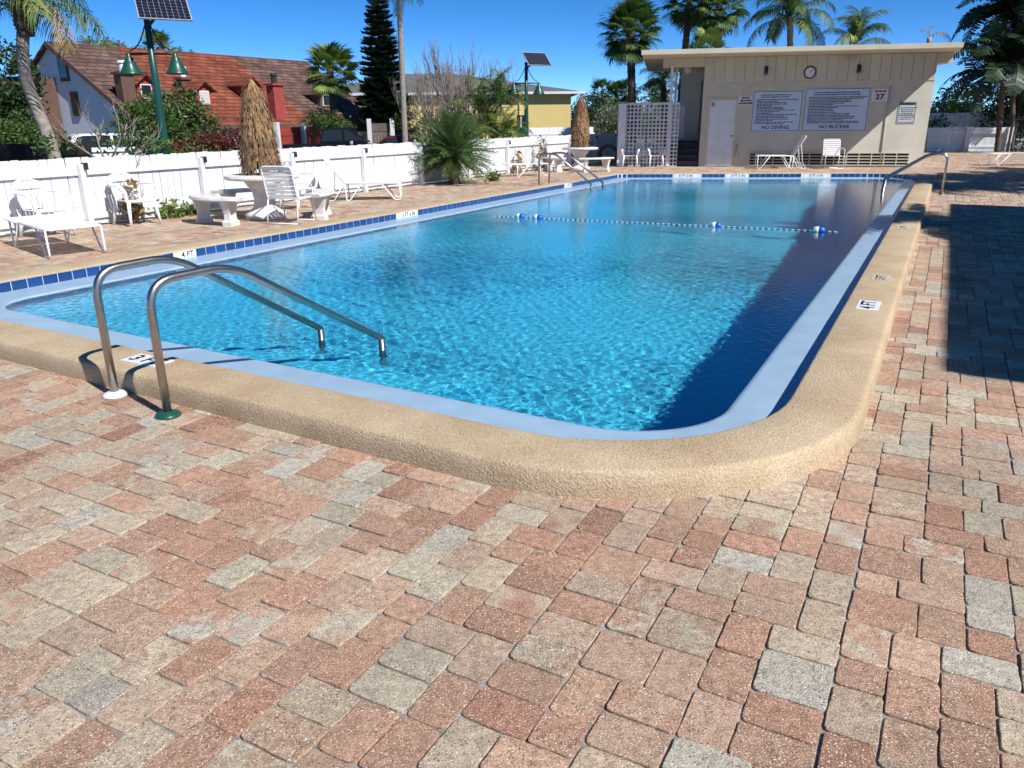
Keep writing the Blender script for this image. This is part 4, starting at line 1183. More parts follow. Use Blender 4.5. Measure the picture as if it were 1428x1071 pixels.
# ------------------------------------------------------------------ town house row with brown and red roofs
HZ = ZG
def shingle(name, c1, c2, cm):
    m = bpy.data.materials.new(name); m.use_nodes = True; N = m.node_tree.nodes; L = m.node_tree.links; b = N['Principled BSDF']
    tc = N.new('ShaderNodeTexCoord'); mp = N.new('ShaderNodeMapping'); mp.inputs['Rotation'].default_value = (0, 0, rad(32)-math.pi/2)
    L.new(tc.outputs['Object'], mp.inputs['Vector']); sx = N.new('ShaderNodeSeparateXYZ'); L.new(mp.outputs[0], sx.inputs[0]); cx = N.new('ShaderNodeCombineXYZ')
    L.new(sx.outputs['X'], cx.inputs['X']); L.new(sx.outputs['Z'], cx.inputs['Y'])
    br = N.new('ShaderNodeTexBrick'); br.inputs['Scale'].default_value = 1; br.inputs['Brick Width'].default_value = .55; br.inputs['Row Height'].default_value = .19; br.inputs['Mortar Size'].default_value = .018
    br.inputs['Color1'].default_value = (*c1, 1); br.inputs['Color2'].default_value = (*c2, 1); br.inputs['Mortar'].default_value = (*cm, 1); br.inputs['Bias'].default_value = 0
    L.new(cx.outputs[0], br.inputs['Vector'])
    no = N.new('ShaderNodeTexNoise'); no.inputs['Scale'].default_value = 1.3; no.inputs['Detail'].default_value = 6; L.new(tc.outputs['Object'], no.inputs['Vector'])
    rp = N.new('ShaderNodeValToRGB'); rp.color_ramp.elements[0].position = .3; rp.color_ramp.elements[1].position = .7; rp.color_ramp.elements[0].color = (.65, .65, .65, 1); rp.color_ramp.elements[1].color = (1.2, 1.2, 1.2, 1); L.new(no.outputs['Fac'], rp.inputs['Fac'])
    mx = N.new('ShaderNodeMix'); mx.data_type = 'RGBA'; mx.blend_type = 'MULTIPLY'; mx.inputs[0].default_value = 1; L.new(br.outputs['Color'], mx.inputs[6]); L.new(rp.outputs[0], mx.inputs[7]); L.new(mx.outputs[2], b.inputs['Base Color'])
    b.inputs['Roughness'].default_value = .95; b.inputs['Specular IOR Level'].default_value = .2
    bp = N.new('ShaderNodeBump'); bp.inputs['Distance'].default_value = .03; L.new(br.outputs['Fac'], bp.inputs['Height']); bp.invert = True; L.new(bp.outputs[0], b.inputs['Normal'])
    return m
ROOFBROWN = shingle('brown_shingle_roof', (.105, .062, .052), (.19, .115, .095), (.05, .03, .026))
ROOFRED = shingle('red_shingle_roof', (.19, .054, .032), (.29, .092, .055), (.09, .026, .016))
HOUSEWHITE = mat('pale_blue_white_stucco', (.60, .66, .74), .9, var=.05, bump=.2, bscale=20)
BRICKRED = mat('red_painted_brick', (.34, .06, .05), .9, var=.15, vscale=4, bump=.3)
BROWNWOOD = mat('brown_wood_trim', (.13, .07, .05), .8, var=.15)
GLASS = mat('dark_window_glass', (.02, .025, .03), .08)
BLIND = mat('pale_blinds', (.55, .55, .5), .6)
hu = rad(32); HU = Vector((math.sin(hu), math.cos(hu), 0)); HV = Vector((math.cos(hu), -math.sin(hu), 0))   # along the ridge, towards the street
HO = Vector((sight(62, 57, 42).x, 42, 0))       # below the left end of the ridge
ZR = sight(62, 57, 42).z; ZE = 1.55; HW = 6.9
def hp(u, v, z): return HO + HU*u + HV*v + Vector((0, 0, z))
house = thing('town_house', 'steep roofed town house row with brown and red shingle roof', 'house')
def slab(name, m, pts, th, parent):
    n_ = (Vector(pts[1])-Vector(pts[0])).cross(Vector(pts[2])-Vector(pts[0])).normalized()
    if n_.z < 0: n_ = -n_
    b = MB(); k = len(pts); b.add(list(pts)+[Vector(p)-n_*th for p in pts], [tuple(range(k)), tuple(range(2*k-1, k-1, -1))]+[(i, k+i, k+(i+1) % k, (i+1) % k) for i in range(k)])
    return b.build(name, m, parent)
slope = (ZR-ZE)/HW
def zs(v): return ZR-slope*v
LEN = 17.6
# walls: gable end wedge and street wall
b = MB(); b.add([hp(.25, -HW, HZ), hp(.25, HW-.5, HZ), hp(.25, HW-.5, zs(HW-.5)-.12), hp(.25, 0, ZR-.15), hp(.25, -HW, ZE-.1), hp(LEN-.2, -HW, HZ), hp(LEN-.2, HW-.5, HZ), hp(LEN-.2, HW-.5, zs(HW-.5)-.12), hp(LEN-.2, 0, ZR-.15), hp(LEN-.2, -HW, ZE-.1)],
               [(0, 1, 2, 3, 4), (9, 8, 7, 6, 5), (1, 6, 7, 2), (0, 4, 9, 5)]); b.build('wall', HOUSEWHITE, house)
for (u0, u1, m) in ((0, 3.7, ROOFBROWN), (3.7, 11.2, ROOFRED), (11.2, LEN, ROOFBROWN)):
    slab('roof', m, [hp(u0, 0, ZR), hp(u1, 0, ZR), hp(u1, HW, ZE), hp(u0, HW, ZE)], .12, house)
slab('roof', ROOFBROWN, [hp(0, 0, ZR), hp(0, -HW, ZE), hp(LEN, -HW, ZE), hp(LEN, 0, ZR)], .12, house)
b = MB(); b.beam(hp(-.03, 0, ZR-.1), hp(-.03, HW, ZE-.1), .06, .22, (0, 0, 1)); b.build('barge_board', BROWNWOOD, house)
b = MB(); b.beam(hp(0, HW+.03, ZE-.1), hp(LEN, HW+.03, ZE-.1), .05, .2); b.build('gutter', BROWNWOOD, house)
def gable_window(v, z, w, h):
    f = MB().box((0, 0, 0), (.10, w, h)).build('window', BROWNWOOD, house); f.location = hp(.22, v, z); f.rotation_euler = (0, 0, math.pi/2-hu)
    MB().box((-.055, 0, 0), (.012, w-.16, h-.16)).build('pane', GLASS, f)
gable_window(.85, 4.3, .75, 1.25); gable_window(1.35, 2.6, .6, 1.15)
# brown side bay left of the gable
b = MB(); b.box((0, 0, 0), (1.6, 6.2, 3.9-HZ)); o_ = b.build('side_bay', BROWNWOOD, house); o_.location = hp(-.6, -3.2, (3.9+HZ)/2); o_.rotation_euler = (0, 0, math.pi/2-hu)
def dormer(u, v, w, h, trim, roofm, blind=False):
    z0 = zs(v); d = thing_part('dormer', house)
    zt = z0+h; dv = min(v-.3, (h+.45)/slope)
    b = MB(); b.add([hp(u-w/2, v, z0-.05), hp(u+w/2, v, z0-.05), hp(u+w/2, v, zt), hp(u, v, zt+w*.38), hp(u-w/2, v, zt), hp(u-w/2, v-dv, zt), hp(u+w/2, v-dv, zt), hp(u, v-dv, zt+w*.38)],
                    [(0, 1, 2, 3, 4), (1, 6, 2), (0, 4, 5), (2, 6, 7, 3), (4, 3, 7, 5)])
    d = b.build('dormer', trim, house)
    for s in (-1, 1): slab_part(d, roofm, [hp(u, v+.25, zt+w*.38+.06), hp(u+s*(w/2+.22), v+.25, zt-.10), hp(u+s*(w/2+.22), v-dv, zt-.10), hp(u, v-dv, zt+w*.38+.06)])
    wdw = MB().box((0, 0, 0), (w*.62, .08, h*.78)).build('window', trim, d); wdw.location = hp(u, v+.03, z0+h*.5); wdw.rotation_euler = (0, 0, math.pi/2-hu)
    wdw.data.materials[0] = WHITEPAINT
    g = MB().box((0, 0, 0), (w*.52, .02, h*.66)).build('pane', BLIND if blind else GLASS, d); g.location = hp(u, v+.085, z0+h*.5); g.rotation_euler = (0, 0, math.pi/2-hu)
def thing_part(n_, p): return None
def slab_part(d, m, pts): slab('dormer_roof', m, pts, .08, d)
def uv_at(px, py):
    """roof point under a pixel"""
    d = (_x*(px-714) - _y*(py-535.5) + _f*FPX); n_ = Vector((0, 0, 1))+HV*slope; c = Vector((0, 0, 1.6))
    t = (hp(0, 0, ZR)-c).dot(n_)/d.dot(n_); p = c+d*t-HO
    return p.dot(HU), p.dot(HV)
for px_, py_, bl in ((286, 148, True), (205, 140, False), (455, 150, False), (352, 140, False)):
    u, v = uv_at(px_, py_); dormer(u, v, .95, .85, BRICKRED if px_ != 455 else BROWNWOOD, ROOFRED if px_ < 400 else ROOFBROWN, bl)
def chimney(px_, py_, w, ztop, m, cap):
    u, v = uv_at(px_, py_); z0 = zs(v)-.6
    c_ = MB().box((0, 0, (z0+ztop)/2), (w, w*.8, ztop-z0)).build('chimney', m, house); c_.location = hp(u, v, 0); c_.rotation_euler = (0, 0, math.pi/2-hu)
    MB().box((0, 0, ztop+.05), (w+.18, w*.8+.18, .12)).build('chimney_crown', m, c_)
    MB().lathe([(.16, ztop+.1), (.16, ztop+.5), (.22, ztop+.52), (.2, ztop+.62)], 12).build('flue', cap, c_)
chimney(387, 162, .72, zz(387, 121, 48), BRICKRED, DARKMETAL)
chimney(178, 142, .68, zz(178, 109, 43), BROWNWOOD, WHITEPAINT)
chimney(258, 128, .55, zz(258, 111, 44), BROWNWOOD, WHITEPAINT)
# garden walls in front of the houses
RED = mat('red_painted_boards', (.33, .045, .035), .8, var=.2, vscale=5)
GREYW = mat('weathered_grey_boards', (.17, .13, .11), .9, var=.3, vscale=6)
def board_wall(name, label, p0, p1, h, m, w=.14, posts=0, pm=WHITEPAINT, cat='fence', z0=ZG, ph=.25):
    o = thing(name, label, cat, (p0.x, p0.y, z0)); d = p1-p0; L = d.length; d.normalize(); rz_ = math.atan2(d.y, d.x)
    bme_ = MB().box((0, 0, h/2), (w-.012, .02, h)).mesh('board', m); s = w/2
    while s < L: link('board', bme_, o, (d.x*s, d.y*s, random.uniform(-.015, .015)), rz_); s += w
    for k in range(posts):
        t = L*k/max(1, posts-1); c_ = MB().box((0, 0, (h+ph)/2), (.22, .22, h+ph)).build('post', pm, o); c_.location = (d.x*t+d.y*.12, d.y*t-d.x*.12, 0); c_.rotation_euler = (0, 0, rz_)
    m_ = MB(); 
    for z in (h*.2, h*.8): m_.beam((d.x*.05+d.y*.02, d.y*.05-d.x*.02, z), (d.x*(L-.05)+d.y*.02, d.y*(L-.05)-d.x*.02, z), .03, .09)
    m_.build('rail', m, o)
    return o
board_wall('red_fence', 'red board fence with white posts behind the black pickup', gpt(382, 41), gpt(452, 46), 1.85, RED, .16, 3)
board_wall('grey_fence', 'weathered grey board fence between white posts left of the tall trunk', gpt(515, 47), gpt(547, 47), 2.0, GREYW, .16, 2)
board_wall('dark_fence', 'dark brown board fence behind the tall slim palm', gpt(548, 50), gpt(600, 52), 1.6, BROWNWOOD, .18)
board_wall('black_fence', 'black board fence behind the leaning palm at the left edge', gpt(-40, 21), gpt(118, 24), 1.58, mat('black_stained_boards', (.015, .013, .012), .8, var=.3), .16)
board_wall('white_low_fence', 'low white far fence in front of the yellow building', gpt(700, 44), gpt(830, 47), 1.7, WHITEPAINT, .3)

# ------------------------------------------------------------------ yellow building
YEL = mat('yellow_stucco', (.72, .56, .22), .9, var=.05, vscale=.6, bump=.2, bscale=20)
GREYROOF = mat('grey_shingle_roof', (.085, .09, .095), .9, col2=(.14, .145, .15), vscale=6, bump=.5, bscale=8)
YD = 56.0
xl, xr = gx(440, YD), gx(806, YD); ze_ = zz(700, 129, YD)
yb = thing('yellow_building', 'yellow stucco building with grey hipped roof and wide eaves', 'building', ((xl+xr)/2, YD, ZG))
hw_ = (xr-xl)/2
MB().box((0, 5, (ze_-ZG)/2), (2*hw_-1.0, 10, ze_-ZG)).build('wall', YEL, yb)
r0_ = ze_-ZG
b = MB(); b.add([(-hw_-.6, -.42, r0_), (hw_+.4, -.42, r0_), (hw_+.4, 11.3, r0_), (-hw_-.6, 11.3, r0_), (-hw_+5, 5, r0_+1.5), (hw_-9, 5, r0_+1.5), ], [(0, 1, 5, 4), (1, 2, 5), (2, 3, 4, 5), (3, 0, 4), (3, 2, 1, 0)]); b.build('roof', GREYROOF, yb)
MB().box((-.05, -.44, r0_-.05), (2*hw_+1.0, .04, .16)).build('fascia', WHITEPAINT, yb)
for xx in (-hw_+6.2, hw_-4.0): MB().tube([(xx, -.06, .1), (xx, -.06, r0_-.1)], .05, 8).build('downpipe', YEL, yb)
for xx in (-hw_+3.2, -hw_+5.0):
    f = MB().box((xx, -.03, 2.1), (1.0, .06, 1.2)).build('window', WHITEPAINT, yb); MB().box((xx, -.065, 2.1), (.84, .02, 1.04)).build('pane', GLASS, f)

# ------------------------------------------------------------------ vehicles behind the fence
def vehicle(name, label, cat, loc, rz, paint, L, Wd, prof, cabin, wheel_r=.36, wx=(.2, .8), trim=None):
    """prof: body side outline (x 0..L, z); cabin: greenhouse outline"""
    o = thing(name, label, cat, loc, rz)
    def ext(poly, w0, w1, name_, m):
        b = MB(); n_ = len(poly)
        b.prism(poly, lambda p: (p[0]-L/2, -w0/2, p[1]), lambda p: (p[0]-L/2, w1/2, p[1])); return b.build(name_, m, o, bevel=.04)
    ext(prof, Wd, Wd, 'body', paint)
    # greenhouse tapers inwards
    b = MB(); zt = max(p[1] for p in cabin); zb = min(p[1] for p in cabin); n_ = len(cabin)
    def side(s): return [(p[0]-L/2, s*(Wd/2-.05-.16*(p[1]-zb)/(zt-zb)), p[1]) for p in cabin]
    b.add(side(-1)+side(1), [tuple(range(n_)), tuple(range(2*n_-1, n_-1, -1))]+[(i, n_+i, n_+(i+1) % n_, (i+1) % n_) for i in range(n_)])
    b.build('cabin', paint, o, bevel=.03)
    # side windows
    cx0 = sum(p[0] for p in cabin)/n_; cz0 = sum(p[1] for p in cabin)/n_
    xs_ = sorted(p[0] for p in cabin); mid = (min(xs_)+max(xs_))/2
    for s in (-1, 1):
        for half in (-1, 1):
            poly = []
            for p in cabin:
                x_ = cx0+(p[0]-cx0)*.86; z_ = cz0+(p[1]-cz0)*.72
                x_ = min(x_, mid-.05) if half < 0 else max(x_, mid+.05)
                poly.append((x_-L/2, s*(Wd/2-.05-.16*(z_-zb)/(zt-zb)+.012), z_))
            b = MB(); b.add(poly, [tuple(range(n_)) if s < 0 else tuple(range(n_-1, -1, -1))]); b.build('side_window', GLASS, o)
    # wind screens
    for i in range(n_):
        p, q = cabin[i], cabin[(i+1) % n_]
        if abs(p[1]-q[1]) > .25:
            b = MB(); off = .012 if (p[0]+q[0])/2 > cx0 else -.012; vs = []
            for pp, t_ in ((p, .12), (q, .12)):
                other = q if pp is p else p
                x_ = pp[0]+(other[0]-pp[0])*t_-L/2+off; z_ = pp[1]+(other[1]-pp[1])*t_; wy = (Wd/2-.05-.16*(z_-zb)/(zt-zb))-.1
                vs += [(x_, -wy, z_), (x_, wy, z_)]
            b.add(vs, [(0, 1, 3, 2)]); b.build('windscreen', GLASS, o)
    TYRE = mat('black_tyre', (.015, .015, .015), .8); 
    for fx in wx:
        for s in (-1, 1):
            w_ = MB().lathe([(wheel_r*.6, -.11), (wheel_r*.96, -.11), (wheel_r, -.08), (wheel_r, .08), (wheel_r*.96, .11), (wheel_r*.6, .11)], 20).build('wheel', TYRE, o, smooth=False)
            w_.location = (fx*L-L/2, s*(Wd/2-.08), wheel_r); w_.rotation_euler = (math.pi/2, 0, 0)
            MB().lathe([(.03, -.12), (wheel_r*.55, -.118), (wheel_r*.58, 0), (wheel_r*.55, .118), (.03, .12)], 14).build('rim', ALU, w_)
            m_ = MB(); m_.tube([((fx*L-L/2)+1.16*wheel_r*math.cos(t), s*(Wd/2+.003), wheel_r+1.16*wheel_r*math.sin(t)) for t in np.linspace(0, math.pi, 12)], .035, 5); m_.build('wheel_arch', BLACK, o)
    for s in (-1, 1):
        MB().box((L/2-.02, s*(Wd/2-.25), .75), (.06, .3, .16)).build('headlight', mat('headlight_glass', (.6, .62, .65), .1), o)
        MB().box((-L/2+.02, s*(Wd/2-.14), .85), (.06, .14, .3)).build('tail_light', mat('red_tail_light', (.3, .01, .01), .2), o)
        MB().box((max(xs_)-.75-L/2, s*(Wd/2+.08), 1.12), (.14, .18, .16)).build('mirror', ALU, o, bevel=.03)
        for hx in (.40, .58): MB().box((hx*L-L/2, s*(Wd/2+.012), .98), (.16, .025, .03)).build('door_handle', ALU, o)
    MB().box((0, 0, .42), (L*.98, Wd*.98, .16)).build('sill', BLACK, o)
    return o
WHITECAR = mat('white_car_paint', (.75, .78, .80), .2); BLACKCAR = mat('black_car_paint', (.008, .009, .012), .12); REDCAR = mat('dark_red_car_paint', (.16, .01, .012), .15)
TRUCK = [(0, .45), (0, 1.08), (2.0, 1.10), (3.95, 1.08), (5.2, 1.02), (5.5, .85), (5.5, .45)]
TRUCKC = [(1.75, 1.09), (1.85, 1.72), (2.1, 1.82), (3.2, 1.82), (4.05, 1.12)]
vehicle('pickup_truck', 'black pickup truck parked behind the white fence', 'pickup truck', gpt(476, 40), rad(4), BLACKCAR, 5.5, 1.95, TRUCK, TRUCKC)
SUV = [(0, .4), (0, 1.0), (.1, 1.05), (3.5, 1.05), (4.5, .95), (4.7, .7), (4.7, .4)]
SUVC = [(.15, 1.05), (.4, 1.62), (.7, 1.70), (2.6, 1.70), (3.55, 1.06)]
vehicle('sport_utility_car', 'white car with dark side stripe parked at the white gable', 'car', gpt(164, 35), rad(38), WHITECAR, 4.7, 1.85, SUV, SUVC)
CAR = [(0, .35), (0, .85), (.4, .92), (3.3, .9), (4.3, .78), (4.4, .55), (4.4, .35)]
CARC = [(.5, .9), (1.2, 1.36), (1.5, 1.40), (2.5, 1.40), (3.35, .9)]
vehicle('sedan', 'dark red sedan behind the fence right of the black pickup', 'car', gpt(566, 42), rad(8), REDCAR, 4.4, 1.75, CAR, CARC, .32)
MB_S = MB().box((0, 0, 0), (4.2, .01, .05)).build('side_stripe', mat('dark_blue_stripe', (.02, .05, .10), .3), [o for o in bpy.data.objects if o.name.startswith('sport_utility_car')][0]); MB_S.location = (-.1, -.937, .95)

# ------------------------------------------------------------------ palms and trees beyond the fence
# leaning queen palm at the left edge
b0 = gpt(72, 20); top = sight(28, 8, 20)-b0
palm('queen_palm', 'leaning grey queen palm at the left edge with drooping feather fronds', b0, [(0, 0, 0), (-.12, 0, 1.6), (-.42, 0, 3.2), tuple(top*.97+Vector((.02, 0, -.1))), tuple(top)], [.17, .15, .14, .14, .16], [('queen', .8, 0), ('queeny', .2, 0)], 22, rad(65), rad(-35), .85, seed=4, rings=60, rough=.02)
o_ = [x for x in bpy.data.objects if x.name == 'queen_palm'][0]
# its brown boot below the crown and one dead frond
link('boot', trunk_mesh([tuple(top*.86+Vector((-.01, 0, 0))), tuple(top*.92), tuple(top*1.0)], [.17, .23, .20], BARKD, 16, 10, .08), o_)
df = link('dead_frond', fronds('dryq')[0], o_); df.matrix_local = Matrix.Translation(top) @ Matrix.Rotation(rad(-25), 4, 'Z') @ Matrix.Rotation(rad(28), 4, 'Y') @ Matrix.Scale(.95, 4); df['label'] = 'dead brown frond hanging down'
# dark broadleaf tree at the left edge
broad_tree('broadleaf_tree', 'dense dark green tree at the left edge behind the leaning palm', gpt(2, 29), 3.2, [(0, 0, 3.6, 1.4, 1.3, 1.3), (-.8, .2, 2.6, 1.2, 1.2, 1.2), (.5, -.1, 2.4, .9, 1.0, 1.1), (-.2, .4, 1.2, 1.6, 1.0, .9)], 13000, .19, LEAFBD, seed=8, ncl=200)
broad_tree('shrub', 'low leafy shrub with white flowers above the black fence', gpt(28, 25), .6, [(-.6, 0, 1.75, .7, .5, .45), (.3, 0, 1.7, .6, .5, .42)], 2600, .10, LEAFB, seed=9, cat='shrub')
# twisted frangipani
rn = random.Random(31)
o_ = thing('frangipani', 'small pale twisted tree with sparse leaves in front of the white car', 'tree', gpt(118, 17, ZG))
mb_ = MB(); branch_mesh(rn, TWIG, (0, 0, 0), (.3, 0, 1), 1.5, .06, 0, mb=mb_)
for d in ((-.9, 0, .45), (.9, 0, .25), (1.0, .1, .45), (-.4, 0, .7), (.6, 0, .6), (1.1, 0, .15)):
    branch_mesh(rn, TWIG, (.35, 0, 1.25), d, rn.uniform(.7, 1.1), .028, 2, .45, .25, (3, 4), 5, mb_)
link('branches', mb_.mesh('branches', TWIG, True), o_)
link('crown', leaf_cloud(rn, LEAFB, [(-.75, 0, 1.75, .35, .3, .2), (.5, 0, 1.72, .45, .3, .16), (1.1, 0, 1.7, .4, .3, .18), (1.5, 0, 1.62, .25, .3, .12)], 420, .11, .22, .5, 26), o_)
# round green tree in front of the red roof
broad_tree('broadleaf_tree', 'round bright green tree in front of the red roof by the near street lamp', gpt(234, 25), 1.8, [(0, 0, 2.1, 1.25, 1.0, .8), (-.7, 0, 1.9, .8, .8, .7), (.7, 0, 1.7, .75, .8, .7), (.1, 0, 2.7, .7, .7, .4), (.2, 0, 1.2, 1.3, .9, .5)], 9000, .13, LEAFB, seed=12, ncl=150, clump=.3)
broad_tree('croton_hedge', 'red and green croton hedge left of the large thatched parasol', gpt(292, 21), .6, [(-.55, 0, 1.35, .5, .45, .3), (.1, 0, 1.45, .5, .45, .32), (.65, 0, 1.4, .45, .45, .35)], 3200, .10, LEAFRED, seed=13, cat='hedge')
broad_tree('shrub', 'small green shrub between the croton hedge and the near lamp', gpt(262, 20), .5, [(0, 0, 1.2, .45, .4, .25)], 900, .09, LEAFB, seed=14, cat='shrub')
broad_tree('broadleaf_tree', 'small round green tree beside the black pickup', gpt(452, 42), 1.4, [(0, 0, 2.15, 1.1, .9, .4), (-.4, 0, 1.9, .8, .7, .4), (.6, 0, 1.9, .7, .7, .35)], 3500, .12, LEAFB, seed=15)
# trees showing above the house roof
broad_tree('broadleaf_tree', 'olive tree top showing above the brown roof ridge', gpt(150, 62), 6.6, [(-1, 0, 7.3, 1.8, 1.5, .9), (1.4, 0, 7.1, 1.6, 1.5, .8)], 2600, .22, LEAFGREY, seed=16)
b0 = gpt(236, 62); palm('sabal_palm', 'palm crown showing above the red roof ridge', b0, [(0, 0, 0), (0, 0, 3.5), (0, 0, 7.4)], [.2, .18, .18], [('fany', .6, 0), ('fan', .4, 0)], 16, rad(70), rad(-10), 1.0, BARKD, 21)
broad_tree('broadleaf_tree', 'dark low tree top right of the palm above the red roof', gpt(262, 66), 6.2, [(0, 0, 6.8, 1.9, 1.4, .9), (2, 0, 6.5, 1.5, 1.2, .6)], 2200, .2, LEAFB, seed=22)
# sabal palm before the brown roof
b0 = gpt(466, 42); t_ = sight(460, 95, 42)-b0
palm('sabal_palm', 'sunlit sabal palm with yellowing lower fans before the brown roof', b0, [(0, 0, 0), tuple(t_*.5), tuple(t_)], [.2, .17, .17], [('fany', .75, 0), ('fan', .25, 0)], 44, rad(80), rad(-62), .98, BARKD, 23)
# norfolk pine
def norfolk(label, base, H, R):
    rn = random.Random(5); o = thing('norfolk_pine', label, 'pine tree', base)
    MB().tube([(0, 0, 0), (0, 0, H)], [.22, .03], 8).build('trunk', BARKD, o, smooth=True)
    def bough():
        b = MB(); n_ = 26
        b.tube([(0, 0, 0), (.5, 0, -.03), (1, 0, .06)], [.02, .014, .006], 4)
        for k in range(n_):
            t = .08+.92*k/n_; z0 = -.03*math.sin(t*3.1)+.06*t*t
            for s in (-1, 1):
                l_ = (.20+.16*math.sin(t*3.0))*rn.uniform(.8, 1.15); up = rn.uniform(.25, .6)
                d = Vector((.35, s*.75, up)).normalized(); p = Vector((t, 0, z0)); w = Vector((.035, 0, .01))
                b.add([p-w, p+w, p+d*l_+w*.7+Vector((0, 0, .04)), p+d*l_-w*.7], [(0, 1, 2, 3)])
                b.add([p-Vector((0, .02, 0)), p+Vector((0, .02, 0)), p+d*l_*.6+Vector((0, .01, .06)), p+d*l_*.6-Vector((0, .01, -.06))], [(0, 1, 2, 3)])
        return b.mesh('bough', LEAFDARK)
    ms = [bough() for _ in range(3)]
    tiers = 34
    for i in range(tiers):
        f = i/(tiers-1); z = 1.6+(H-1.9)*f**1.0; L_ = R*(1-.88*f**1.25)*rn.uniform(.9, 1.06)
        nb = 7 if f < .8 else 5
        for k in range(nb):
            e = link('bough', ms[rn.randrange(3)], o)
            e.matrix_local = Matrix.Translation((0, 0, z+rn.uniform(-.06, .06))) @ Matrix.Rotation(2*math.pi*k/nb+i*.7+rn.uniform(-.15, .15), 4, 'Z') @ Matrix.Rotation(rad(6-14*f)+rn.uniform(-.06, .06), 4, 'Y') @ Matrix.Diagonal((L_, L_*.9+.1, L_*.8+.25, 1))
norfolk('tall dark tiered norfolk pine behind the sabal palm', gpt(536, 50), 11.2, 1.75)
b0 = gpt(563, 41); t_ = sight(556, -14, 41)-b0
palm('queen_palm', 'tall slim pale trunked palm beside the dark pine', b0, [(0, 0, 0), tuple(t_*.5), tuple(t_)], [.17, .14, .12], [('queen', 1, 0)], 20, rad(60), rad(-35), .62, BARK, 33, rings=50)
# bare trees
def bare_tree(label, base, H, seed, stems, lean=.25, r=.09, depth=3):
    rn = random.Random(seed); o = thing('bare_tree', label, 'tree', base); mb_ = MB()
    mb_.tube([(0, 0, 0), (.02, 0, H*.3)], [r*1.3, r], 7)
    link('trunk', mb_.mesh('trunk', TWIG, True), o); mb_ = MB()
    for k in range(stems):
        a_ = 2*math.pi*k/stems+rn.uniform(-.4, .4)
        branch_mesh(rn, TWIG, (0, 0, H*.25), (math.cos(a_)*lean, math.sin(a_)*lean, 1), H*.42*rn.uniform(.85, 1.15), r*.55, depth, .34, .75, (3, 5), 4, mb_)
    link('branches', mb_.mesh('branches', TWIG, True), o)
bare_tree('spreading leafless tree before the grey roof with many upright twigs', gpt(652, 38), 5.2, 41, 12, .95, .11)
bare_tree('smaller leafless tree between the tall slim palm and the spreading one', gpt(596, 43), 4.2, 42, 7, .7, .07)
bare_tree('tangled leafless tree close behind the bushy palm', gpt(622, 36), 4.4, 43, 9, 1.0, .09)
broad_tree('shrub', 'dark brownish shrub in front of the left yellow wall', gpt(604, 44), 1.6, [(-.8, 0, 1.9, 1.3, .8, .8), (.9, 0, 2.0, 1.2, .8, .9)], 2600, .16, LEAFBD, seed=45, cat='shrub')
# areca palms by the yellow wall
b0 = gpt(676, 33)
def clump(label, base, n, h, kinds, scale, seed, cat='palm', e_hi=rad(80), e_lo=rad(10), spread=.5, name='areca_palm'):
    rn = random.Random(seed); o = thing(name, label, cat, base)
    for k in range(n):
        a_ = k*GOLD; r_ = spread*math.sqrt((k+.5)/n); hh = h*rn.uniform(.45, 1.0)
        p = Vector((r_*math.cos(a_), r_*math.sin(a_), 0)); q = p*1.5+Vector((0, 0, hh))
        st = MB().tube([p, (p+q)/2, q], [.035, .03, .025], 6).build('stem', mat('green_cane', (.18, .20, .07), .6, var=.2), o, smooth=True)
        for j in range(6):
            e = link('frond', fronds(kinds[rn.randrange(len(kinds))])[rn.randrange(3)], o)
            e.matrix_local = Matrix.Translation(q) @ Matrix.Rotation(j*2.4+rn.uniform(-.4, .4), 4, 'Z') @ Matrix.Rotation(-(e_hi+(e_lo-e_hi)*j/5-rad(75)*.6), 4, 'Y') @ Matrix.Scale(scale*rn.uniform(.8, 1.1), 4)
    return o
clump('clump of areca palms in front of the yellow wall behind the bushy palm', b0, 9, 2.9, ['areca', 'arecad', 'arecad'], 1.0, 51)
clump('small areca palm with arching fronds against the yellow wall', gpt(700, 31), 4, 1.6, ['areca'], .85, 52, spread=.3)
# pygmy date palm inside the fence
b0 = PF(18.35, -11.7)
o_ = palm('pygmy_date_palm', 'bushy low date palm with fine arching fronds and yellow skirt by the fence', b0, [(0, 0, 0), (.02, 0, .4), (.0, 0, .86)], [.16, .14, .12], [('date', 1, 0)], 150, rad(88), rad(-30), .88, BARKD, 61, rough=.15, rings=14)
rn = random.Random(62)
for k in range(16):
    e = link('frond', fronds('datedry')[rn.randrange(3)], o_); e.matrix_local = Matrix.Translation((0, 0, .66)) @ Matrix.Rotation(k*GOLD, 4, 'Z') @ Matrix.Rotation(rad(rn.uniform(10, 55)), 4, 'Y') @ Matrix.Scale(.62, 4); e['label'] = 'dry yellow frond'
# sabal palm left of the clubhouse and the palms behind it
def std_palm(label, px_, pyt, Y, kinds, n, scale, hi, lo, seed, bark=BARKD, r=.17, lean=0, name='sabal_palm', base_px=None):
    b0 = gpt(base_px or px_+6, Y); t_ = sight(px_, pyt, Y)-b0
    return palm(name, label, b0, [(0, 0, 0), tuple(t_*.33+Vector((lean*.6, 0, 0))), tuple(t_*.66+Vector((lean, 0, 0))), tuple(t_)], [r*1.15, r, r*.95, r], kinds, n, rad(hi), rad(lo), scale, bark, seed, rough=.05, rings=44)
std_palm('full round sabal palm left of the clubhouse roof', 879, 40, 38, [('fan', .8, 0), ('fany', .2, 0)], 64, 1.0, 85, -66, 71, r=.2, base_px=886)
std_palm('sabal palm with tilted dark trunk behind the left end of the clubhouse', 962, -2, 41, [('fan', 1, 0)], 48, .95, 80, -58, 72, base_px=944)
std_palm('sabal palm behind the clubhouse roof next to the tilted one', 1003, 2, 39, [('fan', .8, 0), ('fany', .2, 0)], 50, 1.0, 80, -60, 73, base_px=1000)
